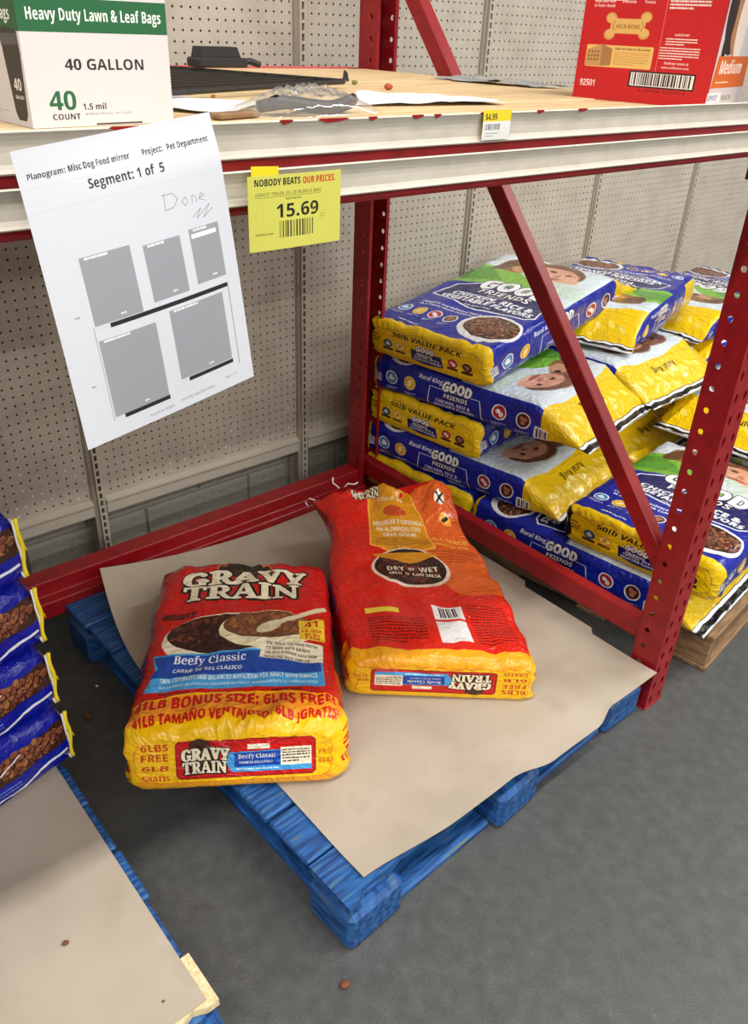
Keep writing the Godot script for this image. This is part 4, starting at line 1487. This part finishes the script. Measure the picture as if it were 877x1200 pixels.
func leaf_front() -> Image:
	var c := Cv.new(660, 860, Color8(208, 206, 212), ts)
	var ink := Color8(30, 28, 30)
	var green := Color8(28, 96, 58)
	c.xf = Transform2D(0.0, Vector2(0, 260))
	c.rect(0, 44, 660, 142, green)
	c.text("Heavy Duty Lawn & Leaf Bags", 34, 136, 50, Color8(240, 240, 240), 600, "sans", 0.0)
	c.text("40 GALLON", 170, 346, 48, ink, 366)
	c.text("40", 82, 522, 84, green, 122)
	c.text("COUNT", 88, 566, 26, ink, 124)
	c.text("1.5 mil", 226, 524, 28, ink, 110)
	c.text("40 BAGS (151.4 L) - 3'1\" x 3'8\"", 232, 548, 9, Color8(120, 120, 124), 220)
	c.text("TM", 590, 4, 30, ink, 40)
	c.rect(280, 588, 220, 8, Color8(60, 52, 46))
	return c.im

func leaf_side() -> Image:
	var c := Cv.new(420, 860, Color8(200, 199, 204), ts)
	c.xf = Transform2D(0.0, Vector2(0, 260))
	c.rect(0, 44, 420, 142, Color8(22, 84, 50))
	c.text("Bags", 240, 140, 52, Color8(226, 228, 226), 120)
	var k := Color8(36, 36, 38)
	c.poly([Vector2(236, 190), Vector2(300, 168), Vector2(398, 184), Vector2(404, 280), Vector2(390, 540), Vector2(372, 574), Vector2(300, 574), Vector2(280, 540)], k)
	c.poly([Vector2(236, 200), Vector2(398, 196), Vector2(400, 240), Vector2(240, 250)], Color8(74, 74, 76))
	c.text("40", 300, 440, 52, Color8(224, 224, 224), 72)
	c.text("GALLON", 300, 478, 16, Color8(224, 224, 224), 78)
	c.fine(30, 540, 180, 2, 10, Color8(120, 120, 124), 3)
	return c.im

func biscuit_front() -> Image:
	var c := Cv.new(680, 860, Color8(196, 22, 30), ts)
	var w := Color8(240, 232, 226)
	var tan := Color8(222, 178, 104)
	c.xf = Transform2D(0.0, Vector2(0, 340))
	c.fine(40, -60, 280, 4, 22, w, 10)
	for k in 3:
		c.text(["Crunchy Texture", "Vitamins", "Tasty"][k], [52, 190, 296][k], 4, 14, w, [100, 66, 60][k])
		c.text(["Helps Clean Teeth", "& Minerals", "Treats"][k], [50, 190, 300][k], 26, 14, w, [106, 70, 54][k])
	c.text("& Freshen Breath", 50, 48, 14, w, 106)
	c.rect(410, -200, 3, 560, Color8(226, 120, 110))
	c.fine(424, -40, 190, 6, 16, w, 9)
	# bone biscuit
	for q in [[148, 104], [148, 186], [322, 96], [322, 178]]:
		c.oval(q[0], q[1] - 4, 28, 27, Color8(206, 158, 86))
	c.rect(148, 102, 174, 74, tan)
	for q in [[146, 108], [150, 180], [322, 98], [324, 172]]:
		c.oval(q[0], q[1] - 4, 22, 21, tan)
	c.text("MILK-BONE", 176, 150, 20, Color8(150, 100, 44), 122)
	c.stroke([Vector2(170, 112), Vector2(160, 138), Vector2(170, 164)], 3, Color8(150, 100, 44))
	c.stroke([Vector2(304, 110), Vector2(314, 136), Vector2(304, 162)], 3, Color8(150, 100, 44))
	# panel with a building
	c.box_round(42, 236, 344, 112, 8, Color8(232, 190, 112))
	c.poly([Vector2(44, 262), Vector2(120, 232), Vector2(124, 344), Vector2(44, 344)], Color8(196, 150, 92))
	c.poly([Vector2(120, 232), Vector2(178, 254), Vector2(178, 338), Vector2(124, 344)], Color8(170, 120, 76))
	for i in 4:
		for j in 3:
			c.rect(54 + 16 * i, 266 + 20 * j, 8, 11, Color8(120, 80, 56))
	c.text("OVER 100 YEARS OF MILK-BONE", 190, 258, 11, Color8(90, 56, 30), 180)
	c.fine(190, 268, 180, 7, 10, Color8(170, 116, 62), 3)
	c.text("QUESTIONS?", 474, 176, 10, w, 70)
	c.fine(436, 188, 150, 3, 13, w, 6)
	c.fine(416, 232, 190, 5, 13, w, 6)
	c.text("Find out more at", 448, 316, 13, w, 118)
	c.text("www.milkbone.com", 438, 336, 10, w, 134)
	c.rect(286, 356, 328, 84, Color8(24, 18, 18))
	c.rect(294, 364, 312, 68, Color8(238, 234, 232))
	c.bars(302, 366, 296, 62, Color8(24, 18, 18), 4)
	c.text("92501", 30, 450, 34, w, 86)
	c.text("0 79100 92501 9", 340, 462, 14, Color8(110, 10, 16), 240)
	return c.im

func biscuit_side() -> Image:
	var c := Cv.new(520, 860, Color8(206, 204, 208), ts)
	c.xf = Transform2D(0.0, Vector2(0, 340))
	c.poly([Vector2(0, -340), Vector2(60, -340), Vector2(20, 520), Vector2(0, 520)], Color8(178, 18, 26))
	# long haired dog
	c.oval(190, 30, 130, 230, Color8(38, 30, 30), 0.1)
	c.oval(260, 90, 110, 190, Color8(176, 128, 84), -0.1)
	c.oval(300, 120, 70, 180, Color8(232, 224, 214))
	c.oval(130, 130, 40, 170, Color8(40, 32, 32), 0.2)
	c.poly([Vector2(60, 262), Vector2(520, 262), Vector2(520, 420), Vector2(30, 420)], Color8(214, 104, 36))
	c.text("Medium", 96, 350, 66, Color8(246, 242, 236), 330, "sans", 0.2)
	c.fine(80, 388, 300, 1, 5, Color8(246, 220, 190), 8)
	c.rect(12, 444, 190, 50, Color8(238, 240, 246))
	c.text("SUPPORTS", 18, 484, 28, Color8(40, 70, 150), 140, "sans", 0.1)
	c.text("HEALTH", 220, 486, 26, Color8(110, 108, 110), 140)
	return c.im

func build_deck_things() -> void:
	carton("bag_box", "white carton of lawn and leaf bags with a green band on the deck", Vector3(-1.148, DECK, 1.232), deg_to_rad(4.0), Vector3(0.165, 0.178, 0.105), leaf_front(), leaf_side(), rgb(206, 205, 208), true)
	carton("biscuit_box", "red carton of dog biscuits with a bone biscuit printed on it", Vector3(-0.106, DECK, 1.190), deg_to_rad(-79.0), Vector3(0.255, 0.27, 0.19), biscuit_front(), biscuit_side(), rgb(176, 18, 26), false)
	# black wire shelf lying on the boards
	var t := thing("wire_shelf", "black wire shelf lying flat on the pine boards", "shelf", Vector3(-0.50, DECK, 0.825), 0.0)
	var e1 := Vector3(-0.93, 0, 0.36).normalized()
	var e2 := Vector3(-0.36, 0, -0.93).normalized()
	var y := Vector3(0, 0.012, 0)
	var A := y
	var B := y + e1 * 0.68
	var C := y + e1 * 0.68 + e2 * 0.40
	var D := y + e2 * 0.40
	var b := MB.new()
	b.tube([A, B, C, D, A], 0.0045, 8)
	part("frame", b, M.black, t)
	for k in 10:
		b = MB.new()
		var q := e2 * (0.40 * (k + 0.5) / 10.0)
		b.tube([A + q, B + q], 0.0022, 5)
		part("wire", b, M.black, t)
	b = MB.new()
	b.tube([A + Vector3(0, 0.002, 0), A + Vector3(0.006, 0.016, -0.004), A + Vector3(0.014, 0.012, -0.01), A + Vector3(0.014, 0.0, -0.006)], 0.003, 6)
	part("hook", b, M.black, t)
	# black plastic mount on it
	t = thing("plastic_mount", "small black plastic mount with a lever on the wire shelf", "mount", Vector3(-0.565, DECK + 0.017, 0.50), deg_to_rad(2.0))
	t.scale = Vector3(0.85, 0.8, 0.85)
	b = MB.new()
	b.bx(Vector3(-0.075, 0, -0.03), Vector3(0.062, 0.022, 0.03), 0.004)
	part("base", b, M.rubber, t)
	b = MB.new()
	b.extrude(PackedVector2Array([Vector2(-0.066, 0.0222), Vector2(0.046, 0.0222), Vector2(0.036, 0.046), Vector2(-0.060, 0.046)]), Transform3D(Basis(), Vector3(0, 0, -0.022)), 0.044)
	part("cap", b, M.rubber, t)
	b = MB.new()
	b.tube([Vector3(0.0625, 0.012, 0.0), Vector3(0.085, 0.014, 0.004), Vector3(0.11, 0.006, 0.008)], 0.008, 8)
	part("lever", b, M.black, t)
	# clear bag of dark straps
	t = thing("plastic_pouch", "crumpled clear plastic pouch of dark straps by the beam edge", "pouch", Vector3(-0.858, DECK, 1.20), deg_to_rad(6.0))
	for k in 3:
		b = MB.new(1)
		var pts := []
		for i in 9:
			var s := i / 8.0
			pts.append(Vector3(lerpf(-0.060, 0.08, s), 0.009 + 0.0025 * k + 0.004 * sin(5.0 * s + k), -0.028 + 0.02 * k + 0.008 * sin(7.0 * s + 2.0 * k)))
		b.tube(pts, 0.0078, 8)
		part("strap", b, M.strap, t)
	var nz := FastNoiseLite.new()
	nz.seed = 8
	nz.frequency = 1.0
	nz.fractal_type = FastNoiseLite.FRACTAL_RIDGED
	var f := func(u: float, v: float) -> Vector3:
		var x := lerpf(-0.098, 0.100, u)
		var z := lerpf(-0.050, 0.042, v)
		var dome := sin(PI * clampf(u, 0, 1)) * sin(PI * clampf(v, 0, 1))
		return Vector3(x, 0.002 + 0.026 * pow(dome, 0.45) + dome * 0.012 * nz.get_noise_2d(x * 30.0, z * 34.0), z)
	put("film", sheet(48, 28, f, -0.0003), M.film, t)
	b = MB.new()
	b.box(Transform3D(Basis(Vector3.UP, 0.25), Vector3(-0.14, 0.004, 0.012)), Vector3(0.07, 0.007, 0.02), 0.002)
	solo("wood_splinter", b.done(), M.brown[0], "brown wood splinter beside the clear pouch", "splinter", Vector3(-0.835, DECK, 1.20))
	# loose papers
	flat_paper("blank white sheet lying on the boards beside the white carton", [Vector2(-0.918, 0.948), Vector2(-0.822, 1.072), Vector2(-0.975, 1.185), Vector2(-1.055, 1.03)], 0.004, 3, null)
	var c := Cv.new(300, 220, Color8(232, 233, 236), ts)
	c.fine(20, 20, 250, 20, 9, Color8(180, 184, 190), 1.6)
	flat_paper("printed white sheet lying on the boards before the red carton", [Vector2(-0.565, 0.945), Vector2(-0.40, 1.07), Vector2(-0.43, 1.165), Vector2(-0.73, 1.12)], 0.006, 5, printed(c.im, 0.7))
	flat_paper("silvery crumpled wrapper on the boards behind the red carton", [Vector2(-0.06, 0.60), Vector2(0.055, 0.64), Vector2(0.055, 0.92), Vector2(-0.02, 0.86)], 0.012, 9, M.foil)
	# kibble crumbs
	crumb("orange_kibble", "round orange kibble on the pine boards", Vector3(-0.424, DECK, 0.864), 0.009, M.orange_kibble)
	crumb("kibble_piece", "dull green kibble by the wire shelf corner", Vector3(-0.405, DECK, 0.74), 0.007, M.green_kibble)
	crumb("orange_crumb", "flat orange crumb in front of the wire shelf", Vector3(-0.862, DECK, 0.90), 0.006, M.orange_crumb)
	crumb("orange_crumb", "tiny orange crumb between the wire shelf and the blank sheet", Vector3(-0.853, DECK, 0.955), 0.004, M.orange_crumb)

func flat_paper(label: String, p: Array, lift: float, sd: int, mat) -> void:
	var n := FastNoiseLite.new()
	n.seed = sd
	n.frequency = 1.0
	var f := func(u: float, v: float) -> Vector3:
		var a: Vector2 = p[0].lerp(p[1], u)
		var b: Vector2 = p[3].lerp(p[2], u)
		var q := a.lerp(b, v)
		return Vector3(q.x, DECK + 0.0022 + lift * maxf(0.0, 0.35 + n.get_noise_2d(q.x * 9.0, q.y * 9.0)), q.y)
	solo("loose_paper", sheet(16, 16, f, -0.0004), mat if mat else M.paper, label, "paper")

func crumb(called: String, label: String, at: Vector3, r: float, mat: Material) -> void:
	var b := MB.new(1)
	var n := FastNoiseLite.new()
	n.seed = int(at.x * 1000.0)
	n.frequency = 1.0
	var pt := func(i: int, j: int) -> Vector3:
		var th := PI * i / 8.0
		var ph := TAU * j / 12.0
		var d := Vector3(sin(th) * cos(ph), cos(th), sin(th) * sin(ph))
		return Vector3(d.x, d.y * 0.6, d.z * 0.8) * r * (1.0 + 0.22 * n.get_noise_3dv(d * 1.7)) + Vector3(0, r * 0.66, 0)
	for i in 8:
		for j in 12:
			b.quad(pt.call(i, (j + 1) % 12), pt.call(i + 1, (j + 1) % 12), pt.call(i + 1, j), pt.call(i, j))
	solo(called, b.done(), mat, label, "kibble", at, at.x * 7.0)

# ---------------------------------------------------------------- paper and signs hung on the beam
func build_hung_things() -> void:
	# planogram sheet taped over the price channels
	var c := Cv.new(560, 760, Color8(212, 215, 224), ts)
	var ink := Color8(44, 44, 50)
	c.text("Planogram:", 22, 66, 13, ink, 100)
	c.text("Misc Dog Food mirror", 128, 66, 14, ink, 168)
	c.text("Project:", 332, 66, 14, ink, 62)
	c.text("Pet Department", 406, 66, 14, ink, 130)
	c.text("Segment: 1 of  5", 168, 112, 22, ink, 218)
	c.rect(10, 84, 540, 1.5, Color8(196, 198, 206))
	c.rect(10, 138, 540, 1.5, Color8(196, 198, 206))
	var pen := Color8(140, 144, 152)
	c.stroke([Vector2(366, 164), Vector2(362, 206)], 2, pen)
	c.stroke([Vector2(360, 168), Vector2(392, 168), Vector2(404, 184), Vector2(390, 202), Vector2(362, 206)], 2, pen)
	c.stroke([Vector2(428, 184), Vector2(416, 194), Vector2(424, 206), Vector2(434, 198), Vector2(428, 184)], 2, pen)
	c.stroke([Vector2(446, 206), Vector2(450, 184), Vector2(460, 190), Vector2(462, 206)], 2, pen)
	c.stroke([Vector2(470, 196), Vector2(488, 192), Vector2(478, 184), Vector2(470, 198), Vector2(490, 206)], 2, pen)
	c.stroke([Vector2(440, 240), Vector2(470, 222), Vector2(452, 246), Vector2(500, 216), Vector2(474, 248), Vector2(508, 228)], 2, pen)
	var grey := Color8(152, 154, 162)
	for q in [[96, 262, 142, 176], [274, 274, 114, 152], [418, 268, 98, 150], [96, 478, 170, 222], [312, 462, 180, 208]]:
		c.rect(q[0], q[1], q[2], q[3], grey)
		c.fine(q[0] + 14, q[1] + 2, q[2] * 0.75, 1, 6, Color8(236, 238, 242), 6)
		c.fine(q[0] + q[2] * 0.55, q[1] + q[3] - 16, 26, 1, 6, Color8(226, 228, 232), 5)
	c.rect(424, 282, 82, 12, Color8(238, 240, 244))
	c.rect(96, 440, 420, 12, Color8(26, 26, 30))
	c.rect(96, 440, 42, 14, Color8(210, 212, 218))
	c.rect(96, 700, 172, 12, Color8(26, 26, 30))
	c.rect(96, 700, 28, 12, Color8(210, 212, 218))
	c.rect(310, 672, 184, 12, Color8(26, 26, 30))
	c.rect(310, 672, 28, 12, Color8(210, 212, 218))
	c.rect(90, 440, 2, 270, Color8(150, 152, 160))
	c.rect(514, 440, 3, 260, Color8(150, 152, 160))
	c.fine(50, 400, 20, 1, 4, Color8(150, 152, 160), 5)
	c.fine(50, 590, 20, 1, 4, Color8(150, 152, 160), 5)
	c.text("Printed: 8/13/2021", 196, 742, 8, Color8(150, 152, 160), 80)
	c.text("Rural King Supply Distribution", 300, 736, 8, Color8(150, 152, 160), 118)
	c.text("Page 1 of 5", 458, 726, 7, Color8(150, 152, 160), 44)
	var tl := Vector3(-1.341, 1.4540, 1.4900)
	var tr := Vector3(-1.169, 1.4760, 1.4900)
	var br := Vector3(-1.139, 1.2350, 1.4900)
	var bl := Vector3(-1.322, 1.2100, 1.4900)
	var f := func(u: float, v: float) -> Vector3:
		var p := tl.lerp(tr, u).lerp(bl.lerp(br, u), v)
		var q := p + Vector3(0, 0, 0.006 * sin(2.2 * u + 0.6) * sin(PI * v * 0.9) - 0.006 * (1.0 - smoothstep(0.0, 0.16, v)) * u + 0.012 * v * (1.0 - u))
		return q
	solo("planogram_sheet", sheet(24, 32, f, 0.0003), printed(c.im, 0.65), "white printed planogram sheet hanging crooked from the beam", "paper")
	# yellow price sign
	c = Cv.new(640, 420, Color8(208, 206, 92), ts)
	c.text("NOBODY BEATS", 40, 56, 36, Color8(34, 30, 26), 306, "sans", 0.0, 0.0, ink, 0.0, 0.6)
	c.text("OUR PRICES.", 360, 58, 36, Color8(196, 44, 34), 240, "sans", 0.0, 0.0, ink, 0.0, 0.6)
	c.text("GRAVY TRAIN 35 LB BONUS BAG", 44, 112, 19, Color8(60, 56, 30), 450, "thin", 0.25)
	c.rect(44, 118, 450, 2, Color8(60, 56, 30))
	c.text("0007910051935", 244, 140, 11, Color8(96, 92, 40), 110)
	c.text("15.69", 176, 238, 76, Color8(28, 26, 22), 302)
	c.bars(200, 258, 236, 96, Color8(60, 56, 34), 5)
	c.frame([Vector2(420, 150), Vector2(540, 130), Vector2(540, 220), Vector2(440, 226)], 2, Color8(196, 190, 70))
	for k in 2:
		var pts := []
		for i in 14:
			var a := PI * 0.45 + PI * i / 13.0
			pts.append(Vector2(170 + cos(a) * (126 - 50 * k), 220 + sin(a) * (126 - 50 * k)))
		c.stroke(pts, 2, Color8(196, 190, 70))
	c.text("00000012345", 40, 330, 10, Color8(96, 92, 40), 120)
	c.fine(484, 238, 40, 3, 14, Color8(120, 114, 50), 3)
	f = func(u: float, v: float) -> Vector3:
		return Vector3(lerpf(-1.1290, -1.0200, u), lerpf(1.4205, 1.3525, v), 1.4760 + 0.0015 * sin(PI * u))
	solo("price_sign", sheet(12, 6, f, 0.0006), printed(c.im, 0.45), "yellow price sign with bold black price on the lower channel", "price sign")
	f = func(u: float, v: float) -> Vector3:
		return Vector3(lerpf(-1.1135, -1.0825, u), lerpf(1.4262, 1.40, v) - 0.0015 * u, 1.4590)
	solo("price_sign", sheet(2, 2, f, 0.0005), M.tag_yellow, "small bright yellow ticket peeking out behind the price sign", "price sign")
	# shelf tag on the upper channel
	c = Cv.new(200, 170, Color8(230, 230, 226), ts)
	c.rect(0, 0, 200, 64, Color8(232, 204, 30))
	c.text("$4.99", 14, 56, 36, Color8(40, 36, 20), 86)
	c.bars(14, 78, 110, 34, Color8(60, 60, 64), 3)
	c.fine(24, 130, 90, 2, 14, Color8(120, 120, 124), 4)
	f = func(u: float, v: float) -> Vector3:
		return Vector3(lerpf(-0.796, -0.749, u), lerpf(1.4660, 1.4345, v), 1.4532 + 0.0006 * sin(PI * v))
	solo("shelf_tag", sheet(4, 4, f, 0.0004), printed(c.im, 0.5), "small yellow and white price tag on the upper channel", "price tag")

# ---------------------------------------------------------------- small debris
func build_small_things() -> void:
	crumb("kibble_piece", "dark brown kibble on the floor between the pallets", Vector3(-1.085, 0, 0.565), 0.011, M.kibble)
	crumb("kibble_piece", "brown kibble on the floor before the blue pallet corner", Vector3(-1.0, 0, 1.505), 0.010, M.kibble)
	crumb("kibble_piece", "small dark kibble lying on the flat kraft paper", Vector3(-1.385, 0.1412, 1.20), 0.006, M.kibble)
	crumb("kibble_piece", "tiny dark crumb near the raw board on the flat kraft paper", Vector3(-1.30, 0.1405, 1.395), 0.0026, M.kibble)
	crumb("paper_scrap", "pale crumb on the floor beside the blue pallet", Vector3(-1.02, 0, 0.47), 0.004, M.paper)
